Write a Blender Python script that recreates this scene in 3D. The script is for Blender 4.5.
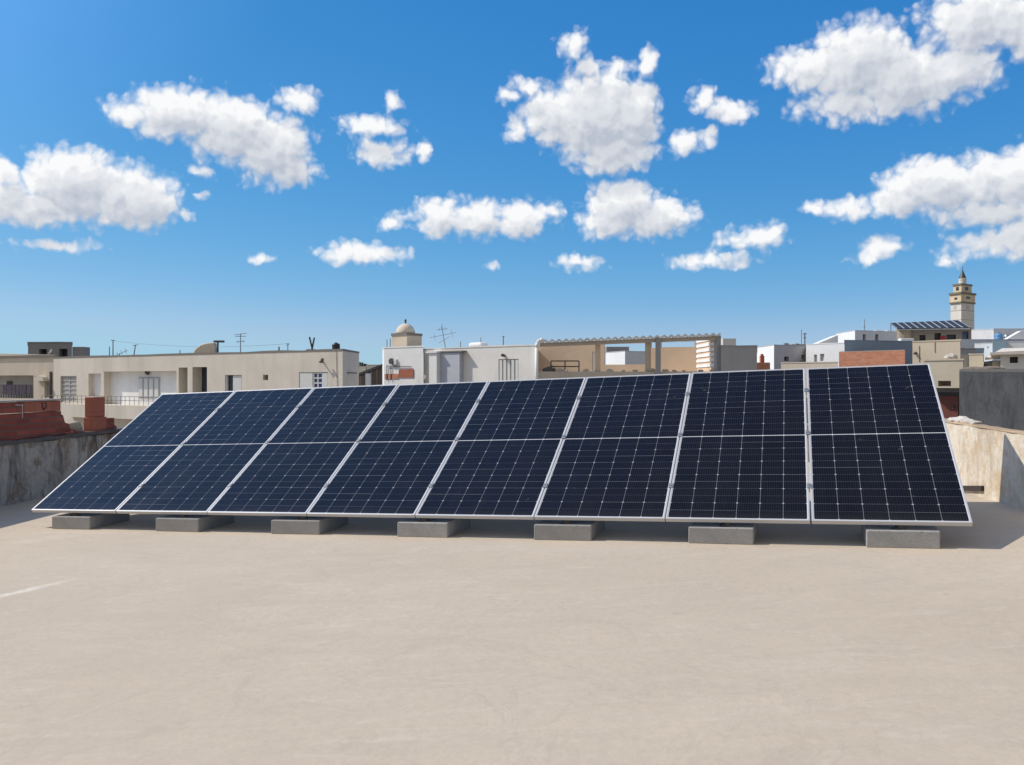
import bpy, bmesh, math, random
from mathutils import Vector, Matrix
random.seed(7)
for o in list(bpy.data.objects):
    bpy.data.objects.remove(o)
SC = bpy.context.scene
COL = SC.collection

# ------------------------------------------------------------------ camera
F = 869.94            # focal length in pixels at 1024 wide
EYE = 1.506
cam = bpy.data.cameras.new('camera'); camo = bpy.data.objects.new('camera', cam)
COL.objects.link(camo)
cam.sensor_fit = 'HORIZONTAL'; cam.sensor_width = 36.0; cam.lens = F/1024*36.0
cam.clip_start = 0.1; cam.clip_end = 8000
camo.location = (0, 0, EYE); camo.rotation_euler = (math.radians(90), 0, 0)
SC.camera = camo

# ------------------------------------------------------------------ light
SUN = Vector((-0.692, 0.144, 0.708)).normalized()
SUN_EL = math.asin(SUN.z); SUN_AZ = math.atan2(SUN.x, SUN.y)
sl = bpy.data.lights.new('sun', 'SUN'); slo = bpy.data.objects.new('sun', sl); COL.objects.link(slo)
sl.energy = 4.2; sl.angle = math.radians(0.5); sl.color = (1.0, 0.915, 0.78)
slo.rotation_euler = (-SUN).to_track_quat('-Z', 'Y').to_euler(); slo.location = (-20, 5, 30)
SC.view_settings.view_transform = 'Standard'; SC.view_settings.look = 'None'
SC.view_settings.gamma = 1.0; SC.view_settings.exposure = 0.0; SC.view_settings.use_curve_mapping = False
SKY_STRENGTH = 0.1

# each lobe: centre and half axes of one cloud puff, in the units of the photograph's field of view (turned into azimuth and elevation)
LOBES = [
 (128,114,20,12),(182,114,48,26),(235,130,48,32),(272,148,42,34),(288,172,26,14),
 (4,172,14,12),(72,184,44,34),(124,196,50,30),(20,204,60,20),(148,200,26,24),(181,213,10,5),
 (55,244,26,5),(298,100,20,11),(370,127,30,10),(383,152,26,15),(424,151,8,11),(395,103,9,7),
 (360,254,42,10),(350,250,24,8),(438,218,28,21),(480,218,36,20),(522,219,35,18),(392,221,12,7),(552,213,10,6),
 (490,264,7,4),(265,258,9,4),(203,172,9,5),(201,197,7,3),
 (596,118,56,44),(552,116,34,24),(630,118,34,36),(612,152,44,24),(575,45,15,12),(590,66,12,10),(620,66,14,6),(650,64,9,14),
 (530,86,16,8),(508,94,11,7),(518,128,12,13),(683,143,13,12),(706,136,11,8),(548,134,18,12),(706,100,14,12),(728,110,22,11),
 (622,206,38,27),(652,217,44,20),(600,223,26,14),(578,262,22,7),(756,238,32,12),(710,260,36,8),(772,235,16,9),
 (808,68,36,20),(858,62,46,36),(905,80,56,32),(952,72,42,24),(850,103,46,18),
 (975,18,46,28),(1012,24,50,24),(1050,20,40,40),
 (942,185,52,28),(898,202,40,13),(985,180,38,24),(1020,178,34,28),(998,213,54,13),(849,207,14,12),(818,208,15,8),
 (1002,241,46,12),(1030,234,34,20),(946,262,11,5),(880,247,19,12),(868,258,14,5),
]
def px_to_angles(px, py):
    az = math.atan((px-512)/F)
    el = math.atan((382.5-py)/F*math.cos(az))
    return az*F, el*F

def build_world():
    w = bpy.data.worlds.new('World'); SC.world = w; w.use_nodes = True
    nt = w.node_tree; nt.nodes.clear()
    # node group: cloud thickness field over (azimuth, elevation)
    g = bpy.data.node_groups.new('cloud_field', 'ShaderNodeTree')
    g.interface.new_socket('P', in_out='INPUT', socket_type='NodeSocketVector')
    g.interface.new_socket('Field', in_out='OUTPUT', socket_type='NodeSocketFloat')
    gi = g.nodes.new('NodeGroupInput'); go = g.nodes.new('NodeGroupOutput')
    def N(t, tree=g, **k):
        n = tree.nodes.new(t)
        for a, b in k.items(): setattr(n, a, b)
        return n
    def noise(vec, scale, detail, rough, tree=g):
        n = N('ShaderNodeTexNoise', tree); n.noise_dimensions = '2D'; n.inputs['Scale'].default_value = scale
        n.inputs['Detail'].default_value = detail; n.inputs['Roughness'].default_value = rough
        tree.links.new(vec, n.inputs['Vector']); return n
    # warp
    wn = noise(gi.outputs[0], 0.035, 3, 0.6)
    sub = N('ShaderNodeVectorMath', operation='SUBTRACT'); g.links.new(wn.outputs['Color'], sub.inputs[0]); sub.inputs[1].default_value = (.5,.5,.5)
    sc = N('ShaderNodeVectorMath', operation='MULTIPLY'); g.links.new(sub.outputs[0], sc.inputs[0]); sc.inputs[1].default_value = (17, 12, 0)
    wp = N('ShaderNodeVectorMath', operation='ADD'); g.links.new(gi.outputs[0], wp.inputs[0]); g.links.new(sc.outputs[0], wp.inputs[1])
    prev = None
    for (px, py, rx, ry) in LOBES:
        cx, cy = px_to_angles(px, py)
        m = N('ShaderNodeVectorMath', operation='MULTIPLY_ADD')
        g.links.new(wp.outputs[0], m.inputs[0])
        m.inputs[1].default_value = (1/rx, 1/ry, 0); m.inputs[2].default_value = (-cx/rx, -cy/ry, 0)
        L = N('ShaderNodeVectorMath', operation='LENGTH'); g.links.new(m.outputs[0], L.inputs[0])
        wgt = 1.9*ry**0.62
        a = N('ShaderNodeMath', operation='MULTIPLY_ADD'); g.links.new(L.outputs['Value'], a.inputs[0])
        a.inputs[1].default_value = -wgt; a.inputs[2].default_value = wgt
        if prev is None: prev = a
        else:
            s = N('ShaderNodeMath', operation='SMOOTH_MAX'); g.links.new(prev.outputs[0], s.inputs[0]); g.links.new(a.outputs[0], s.inputs[1])
            s.inputs[2].default_value = 2.0; prev = s
    # billows
    n1 = noise(gi.outputs[0], 0.042, 4, 0.42)
    n2 = N('ShaderNodeTexVoronoi'); n2.voronoi_dimensions = '2D'; n2.feature = 'F1'; n2.inputs['Scale'].default_value = 0.085; n2.inputs['Detail'].default_value = 1; n2.inputs['Roughness'].default_value = .42
    g.links.new(wp.outputs[0], n2.inputs['Vector'])
    b1 = N('ShaderNodeMath', operation='MULTIPLY_ADD'); g.links.new(n1.outputs['Fac'], b1.inputs[0]); b1.inputs[1].default_value = 9; b1.inputs[2].default_value = -3.3
    b2 = N('ShaderNodeMath', operation='MULTIPLY_ADD'); g.links.new(n2.outputs['Distance'], b2.inputs[0]); b2.inputs[1].default_value = -5.6; b2.inputs[2].default_value = 2.9
    s1 = N('ShaderNodeMath', operation='ADD'); g.links.new(b1.outputs[0], s1.inputs[0]); g.links.new(b2.outputs[0], s1.inputs[1])
    s2 = N('ShaderNodeMath', operation='ADD'); g.links.new(s1.outputs[0], s2.inputs[0]); g.links.new(prev.outputs[0], s2.inputs[1])
    g.links.new(s2.outputs[0], go.inputs[0])
    # main tree
    def M(op, a, b=None, c=None):
        n = nt.nodes.new('ShaderNodeMath'); n.operation = op
        for i, v in enumerate((a, b, c)):
            if v is None: continue
            if isinstance(v, (int, float)): n.inputs[i].default_value = v
            else: nt.links.new(v, n.inputs[i])
        return n.outputs[0]
    tc = nt.nodes.new('ShaderNodeTexCoord')
    sx = nt.nodes.new('ShaderNodeSeparateXYZ'); nt.links.new(tc.outputs['Generated'], sx.inputs[0])
    az = M('MULTIPLY', M('ARCTAN2', sx.outputs[0], sx.outputs[1]), F)
    el = M('MULTIPLY', M('ARCSINE', sx.outputs[2]), F)
    cb = nt.nodes.new('ShaderNodeCombineXYZ'); nt.links.new(az, cb.inputs[0]); nt.links.new(el, cb.inputs[1])
    def field(off):
        v = nt.nodes.new('ShaderNodeVectorMath'); v.operation = 'ADD'; nt.links.new(cb.outputs[0], v.inputs[0]); v.inputs[1].default_value = off
        q = nt.nodes.new('ShaderNodeGroup'); q.node_tree = g; nt.links.new(v.outputs[0], q.inputs[0]); return q.outputs[0]
    f0 = field((0,0,0)); f1 = field((-4, 7, 0)); f2 = field((-8, 22, 0))
    def ramp(v, a, b, lo=0., hi=1., mode='SMOOTHSTEP'):
        n = nt.nodes.new('ShaderNodeMapRange'); n.interpolation_type = mode
        nt.links.new(v, n.inputs['Value']); n.inputs['From Min'].default_value = a; n.inputs['From Max'].default_value = b
        n.inputs['To Min'].default_value = lo; n.inputs['To Max'].default_value = hi; return n.outputs[0]
    alpha = ramp(f0, -2.0, 6.4)
    # thickness between the point and the sun: creases and undersides turn grey
    g2 = M('MAXIMUM', M('ADD', f2, 2.0), 0.0)
    sh = M('ADD', M('MULTIPLY', ramp(M('SUBTRACT', f1, f0), -2.5, 6.0, mode='LINEAR'), 0.38), M('MULTIPLY', M('DIVIDE', g2, M('ADD', g2, 8.0)), 0.95))
    sky = nt.nodes.new('ShaderNodeTexSky'); sky.sky_type = 'NISHITA'; sky.sun_disc = False
    sky.sun_elevation = SUN_EL; sky.sun_rotation = SUN_AZ % (2*math.pi)
    sky.altitude = 1000; sky.air_density = 1.0; sky.dust_density = 0.0; sky.ozone_density = 10.0
    # the phone's rendering of blue: a separate tone curve for each channel of the sky
    sp = nt.nodes.new('ShaderNodeSeparateColor'); nt.links.new(sky.outputs[0], sp.inputs[0])
    jn = nt.nodes.new('ShaderNodeCombineColor')
    for ch, (gm, k) in enumerate(((1.55, 2.35), (.765, .922), (.40, .876))):
        v = M('MULTIPLY', M('POWER', M('MULTIPLY', sp.outputs[ch], SKY_STRENGTH), gm), k)
        if ch == 0: v = M('SMOOTH_MIN', v, .38, .14)
        if ch == 1: v = M('SMOOTH_MIN', v, .63, .1)
        v = M('MULTIPLY', v, 1/SKY_STRENGTH)
        nt.links.new(v, jn.inputs[ch])
    cc = nt.nodes.new('ShaderNodeMix'); cc.data_type = 'RGBA'
    cc.inputs[6].default_value = (9.6, 9.65, 9.75, 1); cc.inputs[7].default_value = (4.9, 5.4, 6.3, 1)
    nt.links.new(sh, cc.inputs[0])
    # neutral veil added overhead and behind the camera to soften blue ambient light
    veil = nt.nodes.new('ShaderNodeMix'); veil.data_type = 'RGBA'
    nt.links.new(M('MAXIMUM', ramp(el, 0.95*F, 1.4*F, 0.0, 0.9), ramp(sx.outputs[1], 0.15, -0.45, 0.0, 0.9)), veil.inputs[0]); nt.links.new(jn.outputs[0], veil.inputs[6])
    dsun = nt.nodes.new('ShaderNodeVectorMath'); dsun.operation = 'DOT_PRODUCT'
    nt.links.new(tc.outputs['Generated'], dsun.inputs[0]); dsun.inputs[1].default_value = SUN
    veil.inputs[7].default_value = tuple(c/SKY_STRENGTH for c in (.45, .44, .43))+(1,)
    bg = nt.nodes.new('ShaderNodeBackground'); bg.inputs[1].default_value = SKY_STRENGTH; 
    aur = nt.nodes.new('ShaderNodeMix'); aur.data_type = 'RGBA'; aur.blend_type = 'ADD'      # glow added round the sun to brighten the left panels' reflections
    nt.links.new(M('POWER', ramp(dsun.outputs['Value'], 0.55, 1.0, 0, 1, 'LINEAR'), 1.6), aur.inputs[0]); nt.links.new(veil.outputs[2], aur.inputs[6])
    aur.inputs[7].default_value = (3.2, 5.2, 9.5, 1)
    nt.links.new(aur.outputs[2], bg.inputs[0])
    bc = nt.nodes.new('ShaderNodeBackground'); bc.inputs[1].default_value = SKY_STRENGTH; nt.links.new(cc.outputs[2], bc.inputs[0])
    mx = nt.nodes.new('ShaderNodeMixShader'); nt.links.new(alpha, mx.inputs[0]); nt.links.new(bg.outputs[0], mx.inputs[1]); nt.links.new(bc.outputs[0], mx.inputs[2])
    out = nt.nodes.new('ShaderNodeOutputWorld'); nt.links.new(mx.outputs[0], out.inputs[0])
build_world()

# ------------------------------------------------------------------ helpers
def tag(o, label=None, cat=None, group=None, kind=None):
    if label: o['label'] = label
    if cat: o['category'] = cat
    if group: o['group'] = group
    if kind: o['kind'] = kind
    return o
def wloc(o):
    v = Vector((0,0,0))
    while o is not None:
        v = v + Vector(o.location); o = o.parent
    return v
def empty(name, loc, label, cat, group=None):
    o = bpy.data.objects.new(name, None); COL.objects.link(o)
    o.location = loc; o.empty_display_size = .2
    return tag(o, label, cat, group)

class MB:
    "collects shapes in world coordinates; build() links them as one mesh"
    def __init__(s): s.bm = bmesh.new()
    def hexa(s, p):
        v = [s.bm.verts.new(q) for q in p]
        for f in ((0,3,2,1),(4,5,6,7),(0,1,5,4),(1,2,6,5),(2,3,7,6),(3,0,4,7)):
            s.bm.faces.new([v[i] for i in f])
        return s
    def box(s, x0,x1,y0,y1,z0,z1):
        return s.hexa([(x0,y0,z0),(x1,y0,z0),(x1,y1,z0),(x0,y1,z0),(x0,y0,z1),(x1,y0,z1),(x1,y1,z1),(x0,y1,z1)])
    def fbox(s, fr, u0,u1,d0,d1,z0,z1):
        "box in a facade frame: u along it, d outwards"
        a = [fr.at(u,d) for u,d in ((u0,d1),(u1,d1),(u1,d0),(u0,d0))]
        return s.hexa([(x,y,z0) for x,y in a]+[(x,y,z1) for x,y in a])
    def quad(s, *p):
        s.bm.faces.new([s.bm.verts.new(q) for q in p]); return s
    def prism(s, pts, off):
        "extrude polygon pts (3d) by vector off"
        off = Vector(off)
        a = [s.bm.verts.new(Vector(p)) for p in pts]; b = [s.bm.verts.new(Vector(p)+off) for p in pts]
        n = len(pts); s.bm.faces.new(a[::-1]); s.bm.faces.new(b)
        for i in range(n): s.bm.faces.new([a[i],a[(i+1)%n],b[(i+1)%n],b[i]])
        return s
    def tube(s, p0, p1, r0, r1=None, n=10, cap=True):
        p0 = Vector(p0); p1 = Vector(p1); r1 = r0 if r1 is None else r1
        d = (p1-p0).normalized(); x = d.orthogonal().normalized(); y = d.cross(x)
        A = [s.bm.verts.new(p0+(x*math.cos(2*math.pi*i/n)+y*math.sin(2*math.pi*i/n))*r0) for i in range(n)]
        B = [s.bm.verts.new(p1+(x*math.cos(2*math.pi*i/n)+y*math.sin(2*math.pi*i/n))*r1) for i in range(n)]
        for i in range(n): s.bm.faces.new([A[i],A[(i+1)%n],B[(i+1)%n],B[i]])
        if cap: s.bm.faces.new(A[::-1]); s.bm.faces.new(B)
        return s
    def path(s, pts, r, n=8):
        for a, b in zip(pts[:-1], pts[1:]): s.tube(a, b, r, r, n)
        return s
    def lathe(s, c, prof, n=20, sq=None):
        "profile of (radius, z) about a vertical axis"
        c = Vector(c); rings = []
        for r, z in prof:
            rings.append([s.bm.verts.new(c+Vector((r*math.cos(2*math.pi*i/n), r*math.sin(2*math.pi*i/n), z))) for i in range(n)])
        for A, B in zip(rings[:-1], rings[1:]):
            for i in range(n): s.bm.faces.new([A[i],A[(i+1)%n],B[(i+1)%n],B[i]])
        s.bm.faces.new(rings[0][::-1]); s.bm.faces.new(rings[-1]); return s
    def rock(s, c, r, seed, flat=.7):
        rnd = random.Random(seed)
        q = bmesh.ops.create_icosphere(s.bm, subdivisions=2, radius=1)
        ax = [Vector((rnd.uniform(-1,1),rnd.uniform(-1,1),rnd.uniform(-1,1))).normalized() for _ in range(6)]
        for v in q['verts']:
            k = 1.0
            for a in ax:
                d = v.co.dot(a)
                if d > .62: k = min(k, .62/d)
            v.co = Vector(c)+Vector((v.co.x*r[0]*k, v.co.y*r[1]*k, v.co.z*r[2]*k))
        return s
    def build(s, name, mat, parent=None, loc=None, smooth=False, bevel=0, local=False):
        bm = s.bm
        bm.normal_update()
        if not local: bmesh.ops.recalc_face_normals(bm, faces=bm.faces)
        uvl = bm.loops.layers.uv.new('UVMap')
        for f in bm.faces:
            n = f.normal
            for l in f.loops:
                p = l.vert.co
                if abs(n.z) > .72: l[uvl].uv = (p.x, p.y)
                else:
                    t = Vector((-n.y, n.x, 0)).normalized(); l[uvl].uv = (p.dot(t), p.z)
            f.smooth = smooth
        base = Vector((0,0,0)) if local else (wloc(parent) if parent else Vector(loc or (0,0,0)))
        if base.length: bmesh.ops.translate(bm, verts=bm.verts, vec=-base)
        me = bpy.data.meshes.new(name); bm.to_mesh(me); bm.free()
        o = bpy.data.objects.new(name, me); COL.objects.link(o)
        if mat: me.materials.append(mat)
        if parent: o.parent = parent
        elif loc: o.location = loc
        if bevel:
            b = o.modifiers.new('bevel', 'BEVEL'); b.width = bevel; b.segments = 2; b.limit_method = 'ANGLE'
        return o

class Fr:
    "vertical facade plane from p0 to p1 (left to right as seen from its front)"
    def __init__(s, p0, p1):
        s.p0 = Vector(p0[:2]); d = Vector(p1[:2])-s.p0; s.L = d.length; s.d = d/s.L
        s.n = Vector((s.d.y, -s.d.x))
    def at(s, u, d=0.):
        q = s.p0+s.d*u+s.n*d; return (q.x, q.y)
    def p3(s, u, d, z): x, y = s.at(u, d); return Vector((x, y, z))
    def uz(s, px, py, back=0.):
        o = s.p0-s.n*back
        a = (px-512)/F; b = (382.5-py)/F
        u = (a*o.y-o.x)/(s.d.x-a*s.d.y); t = o.y+u*s.d.y
        return u, EYE+b*t
def P(px, D): return ((px-512)/F*D, D)
def Z(py, D): return EYE+(382.5-py)/F*D
GX, GY = .0439, .015
def G(x, y): return GX*x+GY*y          # the roof we stand on: nearly flat, falling to the left
def ground_px(px, py):
    a = (px-512)/F; b = (382.5-py)/F
    t = -EYE/(b-GX*a-GY); return Vector((a*t, t, EYE+b*t))

# ------------------------------------------------------------------ materials
def newmat(name):
    m = bpy.data.materials.new(name); m.use_nodes = True
    nt = m.node_tree; b = nt.nodes['Principled BSDF']
    return m, nt, b
def nd(nt, t, **k):
    n = nt.nodes.new(t)
    for a, b in k.items(): setattr(n, a, b)
    return n
def mixc(nt, fac, a, b, mode='MIX'):
    n = nd(nt, 'ShaderNodeMix', data_type='RGBA', blend_type=mode)
    for i, v in ((0, fac), (6, a), (7, b)):
        if isinstance(v, (int, float)): n.inputs[i].default_value = v
        elif isinstance(v, tuple): n.inputs[i].default_value = (*v, 1) if len(v) == 3 else v
        else: nt.links.new(v, n.inputs[i])
    return n.outputs[2]
def noise(nt, vec, scale, detail=5, rough=.6, dist=0):
    n = nd(nt, 'ShaderNodeTexNoise'); n.inputs['Scale'].default_value = scale; n.inputs['Detail'].default_value = detail
    n.inputs['Roughness'].default_value = rough; n.inputs['Distortion'].default_value = dist
    if vec is not None: nt.links.new(vec, n.inputs['Vector'])
    return n.outputs['Fac']
def rng(nt, v, a, b, lo=0., hi=1.):
    n = nd(nt, 'ShaderNodeMapRange'); nt.links.new(v, n.inputs['Value'])
    n.inputs['From Min'].default_value = a; n.inputs['From Max'].default_value = b
    n.inputs['To Min'].default_value = lo; n.inputs['To Max'].default_value = hi; return n.outputs[0]
def mth(nt, op, a, b=None, c=None):
    n = nd(nt, 'ShaderNodeMath', operation=op)
    for i, v in enumerate((a, b, c)):
        if v is None: continue
        if isinstance(v, (int, float)): n.inputs[i].default_value = v
        else: nt.links.new(v, n.inputs[i])
    return n.outputs[0]
def mapping(nt, vec, scale=(1,1,1), rot=(0,0,0), loc=(0,0,0)):
    n = nd(nt, 'ShaderNodeMapping'); nt.links.new(vec, n.inputs[0])
    n.inputs['Scale'].default_value = scale; n.inputs['Rotation'].default_value = rot; n.inputs['Location'].default_value = loc
    return n.outputs[0]
def bump(nt, h, bsdf, strength=.3, dist=.02):
    n = nd(nt, 'ShaderNodeBump'); n.inputs['Strength'].default_value = strength; n.inputs['Distance'].default_value = dist
    nt.links.new(h, n.inputs['Height']); nt.links.new(n.outputs[0], bsdf.inputs['Normal'])
_plain = {}
def plain(name, c, rough=.7, metal=0., var=.12, scale=6):
    if name in _plain: return _plain[name]
    m, nt, b = newmat(name); tc = nd(nt, 'ShaderNodeTexCoord')
    n = noise(nt, tc.outputs['Object'], scale, 4)
    lo = tuple(x*(1-var) for x in c); hi = tuple(min(1, x*(1+var)) for x in c)
    nt.links.new(mixc(nt, n, lo, hi), b.inputs['Base Color'])
    b.inputs['Roughness'].default_value = rough; b.inputs['Metallic'].default_value = metal
    _plain[name] = m; return m
def stucco(name, c, stain=.35, stain_col=None, patch=.12):
    "painted plaster or cement render with rain streaks and blotches"
    if name in _plain: return _plain[name]
    m, nt, b = newmat(name); tc = nd(nt, 'ShaderNodeTexCoord'); o = tc.outputs['Object']
    big = noise(nt, o, .5, 4, .6); fine = noise(nt, o, 9, 6, .65)
    streak = noise(nt, mapping(nt, o, (1.6, 1.6, .14)), 1.2, 6, .65)
    sc = stain_col or tuple(x*.55 for x in c)
    lo = tuple(x*(1-patch) for x in c); hi = tuple(min(.85, x*(1+patch*.7)) for x in c)
    c1 = mixc(nt, rng(nt, big, .3, .7), lo, hi)
    c2 = mixc(nt, rng(nt, streak, .52, .8, 0, stain), c1, sc)
    c3 = mixc(nt, rng(nt, fine, .35, .75, 0, .18), c2, tuple(x*.72 for x in c))
    nt.links.new(c3, b.inputs['Base Color']); b.inputs['Roughness'].default_value = .88
    bump(nt, fine, b, .25, .02)
    _plain[name] = m; return m

white = stucco('white_plaster', (.78,.77,.75), .35)
white2 = stucco('bright_whitewash', (.80,.80,.78), .15)
offwhite = stucco('offwhite_plaster', (.60,.57,.52), .3)
beige = stucco('beige_plaster', (.63,.545,.43), .5)
beige2 = stucco('pale_beige_plaster', (.67,.61,.52), .45)
tan = stucco('tan_plaster', (.68,.50,.34), .2)
cement = stucco('grey_cement_render', (.33,.33,.33), .35)

blockgrey = stucco('unfinished_concrete', (.25,.24,.23), .4)
bluegrey = stucco('blue_grey_paint', (.22,.28,.35), .3)
stone = stucco('rough_stone', (.40,.33,.24), .4)
dark = plain('dark_opening', (.025,.027,.032), .4)
darkblue = plain('dark_window_glass', (.03,.045,.075), .12)
blueglass = plain('blue_window_glass', (.05,.08,.22), .15)
shutter = plain('pale_shutter_paint', (.62,.62,.60), .55)
shutter2 = plain('grey_shutter_paint', (.42,.41,.38), .6)
metal_dark = plain('dark_rusty_metal', (.09,.08,.075), .6, .3)
metal_grey = plain('galvanised_metal', (.42,.43,.44), .42, .8)
alu = plain('anodised_aluminium', (.54,.54,.545), .42, .3, .05, 20)
black_plastic = plain('black_plastic', (.02,.02,.022), .5)
roof_edge = plain('weathered_roof_edge', (.20,.18,.16), .9)
cloth_purple = plain('washed_out_laundry', (.075,.058,.085), .9, 0, .7, 5)
tankblue = plain('blue_tank_plastic', (.10,.25,.45), .5)
lightblue = stucco('light_blue_paint', (.48,.68,.78), .2)
redpaint = stucco('rusty_red_paint', (.17,.055,.04), .3, None, .25)
red = plain('red_cloth', (.35,.04,.05), .8)
dishmat = plain('weathered_dish_paint', (.62,.54,.42), .6, 0, .2)
minw = stucco('minaret_limewash', (.66,.62,.54), .12)
minb = stucco('minaret_beige', (.62,.50,.33), .12)
minc = plain('minaret_cornice_tile', (.17,.15,.11), .7)
slate = plain('dark_green_tile', (.05,.06,.055), .5)

def brick_mat(name, c1, c2, mortar, bw, bh, bias=0., msize=.012):
    m, nt, b = newmat(name); tc = nd(nt, 'ShaderNodeTexCoord')
    br = nd(nt, 'ShaderNodeTexBrick'); nt.links.new(tc.outputs['UV'], br.inputs['Vector'])
    br.inputs['Color1'].default_value = (*c1,1); br.inputs['Color2'].default_value = (*c2,1); br.inputs['Mortar'].default_value = (*mortar,1)
    br.inputs['Scale'].default_value = 1; br.inputs['Mortar Size'].default_value = msize; br.inputs['Mortar Smooth'].default_value = .3
    br.inputs['Bias'].default_value = bias; br.inputs['Brick Width'].default_value = bw; br.inputs['Row Height'].default_value = bh
    n = noise(nt, tc.outputs['Object'], 5, 6, .7)
    col = mixc(nt, rng(nt, n, .35, .75, 0, .5), br.outputs['Color'], tuple(x*.55 for x in c1))
    n2 = noise(nt, tc.outputs['Object'], 2.2, 5, .65)
    col = mixc(nt, rng(nt, n2, .58, .8, 0, .4), col, tuple(min(.6, x*1.3+.06) for x in mortar))
    nt.links.new(col, b.inputs['Base Color']); b.inputs['Roughness'].default_value = .9
    bump(nt, br.outputs['Fac'], b, -.6, .01)
    return m
brick_near = brick_mat('red_hollow_brick', (.38,.09,.055), (.21,.048,.034), (.16,.09,.07), .26, .078, 0, .013)
brick_smooth = brick_mat('orange_clay_block', (.42,.14,.08), (.37,.12,.072), (.25,.10,.07), .34, .155, 0, .006)
brick_far = brick_mat('weathered_orange_brick', (.56,.235,.14), (.43,.17,.10), (.47,.27,.18), .25, .10, 0, .014)

def roof_mat():
    m, nt, b = newmat('beige_roof_screed'); tc = nd(nt, 'ShaderNodeTexCoord'); o = tc.outputs['Object']
    big = noise(nt, o, .35, 4, .55, .6); mid = noise(nt, mapping(nt, o, (1, 2.0, 1), (0,0,-.8)), 1.5, 8, .7, .8)
    trow = noise(nt, mapping(nt, o, (1.0, 4.5, 1), (0,0,-.85)), 1.6, 7, .7, 1.2)
    fine = noise(nt, o, 22, 7, .72); grit = noise(nt, o, 120, 3, .6)
    c = mixc(nt, rng(nt, big, .32, .68), (.470,.388,.296), (.530,.447,.346))
    c = mixc(nt, rng(nt, mid, .35, .72, 0, .55), c, (.415,.350,.272))
    c = mixc(nt, rng(nt, trow, .54, .74, 0, .32), c, (.62,.565,.475))
    c = mixc(nt, rng(nt, fine, .40, .75, 0, .42), c, (.37,.31,.24))
    c = mixc(nt, rng(nt, grit, .58, .8, 0, .22), c, (.32,.25,.19))
    st = noise(nt, mapping(nt, o, (1,1,1), (0,0,0), (3.1,7.7,0)), .9, 5, .6, 1.5)
    c = mixc(nt, rng(nt, mth(nt, 'ABSOLUTE', mth(nt, 'SUBTRACT', st, .5)), 0, .018, .22, 0), c, (.36,.30,.235))
    sp = noise(nt, o, 5.5, 3, .5); c = mixc(nt, rng(nt, sp, .70, .76, 0, .35), c, (.34,.285,.225))
    # pale dried streak of cement near the left side
    A = ground_px(-30, 603); B = ground_px(82, 577)
    AB = B-A; ln = AB.length; ang = math.atan2(AB.y, AB.x)
    loc = mapping(nt, o, (1,1,1)); 
    sub = nd(nt, 'ShaderNodeVectorMath', operation='SUBTRACT'); nt.links.new(o, sub.inputs[0]); sub.inputs[1].default_value = (A.x, A.y, 0)
    dt = nd(nt, 'ShaderNodeVectorMath', operation='DOT_PRODUCT'); nt.links.new(sub.outputs[0], dt.inputs[0]); dt.inputs[1].default_value = (math.cos(ang), math.sin(ang), 0)
    dp = nd(nt, 'ShaderNodeVectorMath', operation='DOT_PRODUCT'); nt.links.new(sub.outputs[0], dp.inputs[0]); dp.inputs[1].default_value = (-math.sin(ang), math.cos(ang), 0)
    wob = noise(nt, o, 4, 4); perp = mth(nt, 'ABSOLUTE', mth(nt, 'ADD', dp.outputs['Value'], mth(nt, 'MULTIPLY_ADD', wob, .12, -.06)))
    along = mth(nt, 'MULTIPLY', rng(nt, dt.outputs['Value'], ln*.55, ln, 1, 0), rng(nt, dt.outputs['Value'], -.2, 0, 0, 1))
    mask = mth(nt, 'MULTIPLY', rng(nt, perp, .02, .075, 1, 0), along)
    mask = mth(nt, 'MULTIPLY', mask, rng(nt, noise(nt, o, 14, 4), .35, .6, .2, .7))
    c = mixc(nt, mask, c, (.72,.68,.62))
    nt.links.new(c, b.inputs['Base Color']); b.inputs['Roughness'].default_value = .92
    h = mth(nt, 'ADD', mth(nt, 'MULTIPLY', fine, .7), mth(nt, 'MULTIPLY', mid, 2.0))
    bump(nt, h, b, .35, .012)
    return m
def stained_wall(name, base, dirt, rust, amount, zc, zr):
    m, nt, b = newmat(name); tc = nd(nt, 'ShaderNodeTexCoord'); o = tc.outputs['Object']
    big = noise(nt, o, 1.6, 7, .65, .5); streak = noise(nt, mapping(nt, o, (3.2,3.2,1.0)), 1.4, 8, .7, .8)
    fine = noise(nt, o, 16, 7, .7); blot = noise(nt, o, 3.4, 6, .68)
    c = mixc(nt, rng(nt, big, .35, .68, 0, .7), base, tuple(x*.78 for x in base))
    c = mixc(nt, rng(nt, streak, .47, .66, 0, amount), c, dirt)
    c = mixc(nt, rng(nt, blot, .50, .64, 0, amount*.85), c, rust)
    c = mixc(nt, rng(nt, fine, .45, .8, 0, .35), c, tuple(x*.6 for x in dirt))
    nt.links.new(c, b.inputs['Base Color']); b.inputs['Roughness'].default_value = .93
    bump(nt, mth(nt, 'ADD', fine, big), b, .5, .02)
    return m
wall_left_m = stained_wall('mould_stained_render', (.50,.45,.385), (.10,.088,.07), (.20,.125,.07), 1.0, 0, 1)
wall_right_m = stained_wall('rust_streaked_render', (.74,.67,.56), (.40,.30,.19), (.50,.33,.17), .7, 0, 1)
coping_dark = stained_wall('dark_mossy_coping', (.13,.115,.10), (.06,.055,.05), (.18,.12,.09), .5, 0, 1)
coping_tan = stained_wall('tan_weathered_coping', (.46,.35,.23), (.26,.18,.11), (.36,.21,.10), .6, 0, 1)
rubble_m = stained_wall('white_plaster_rubble', (.60,.56,.50), (.32,.28,.23), (.42,.34,.26), .6, 0, 1)
tan_rock = stained_wall('tan_plaster_lump', (.42,.35,.26), (.28,.22,.15), (.33,.25,.16), .4, 0, 1)

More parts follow.
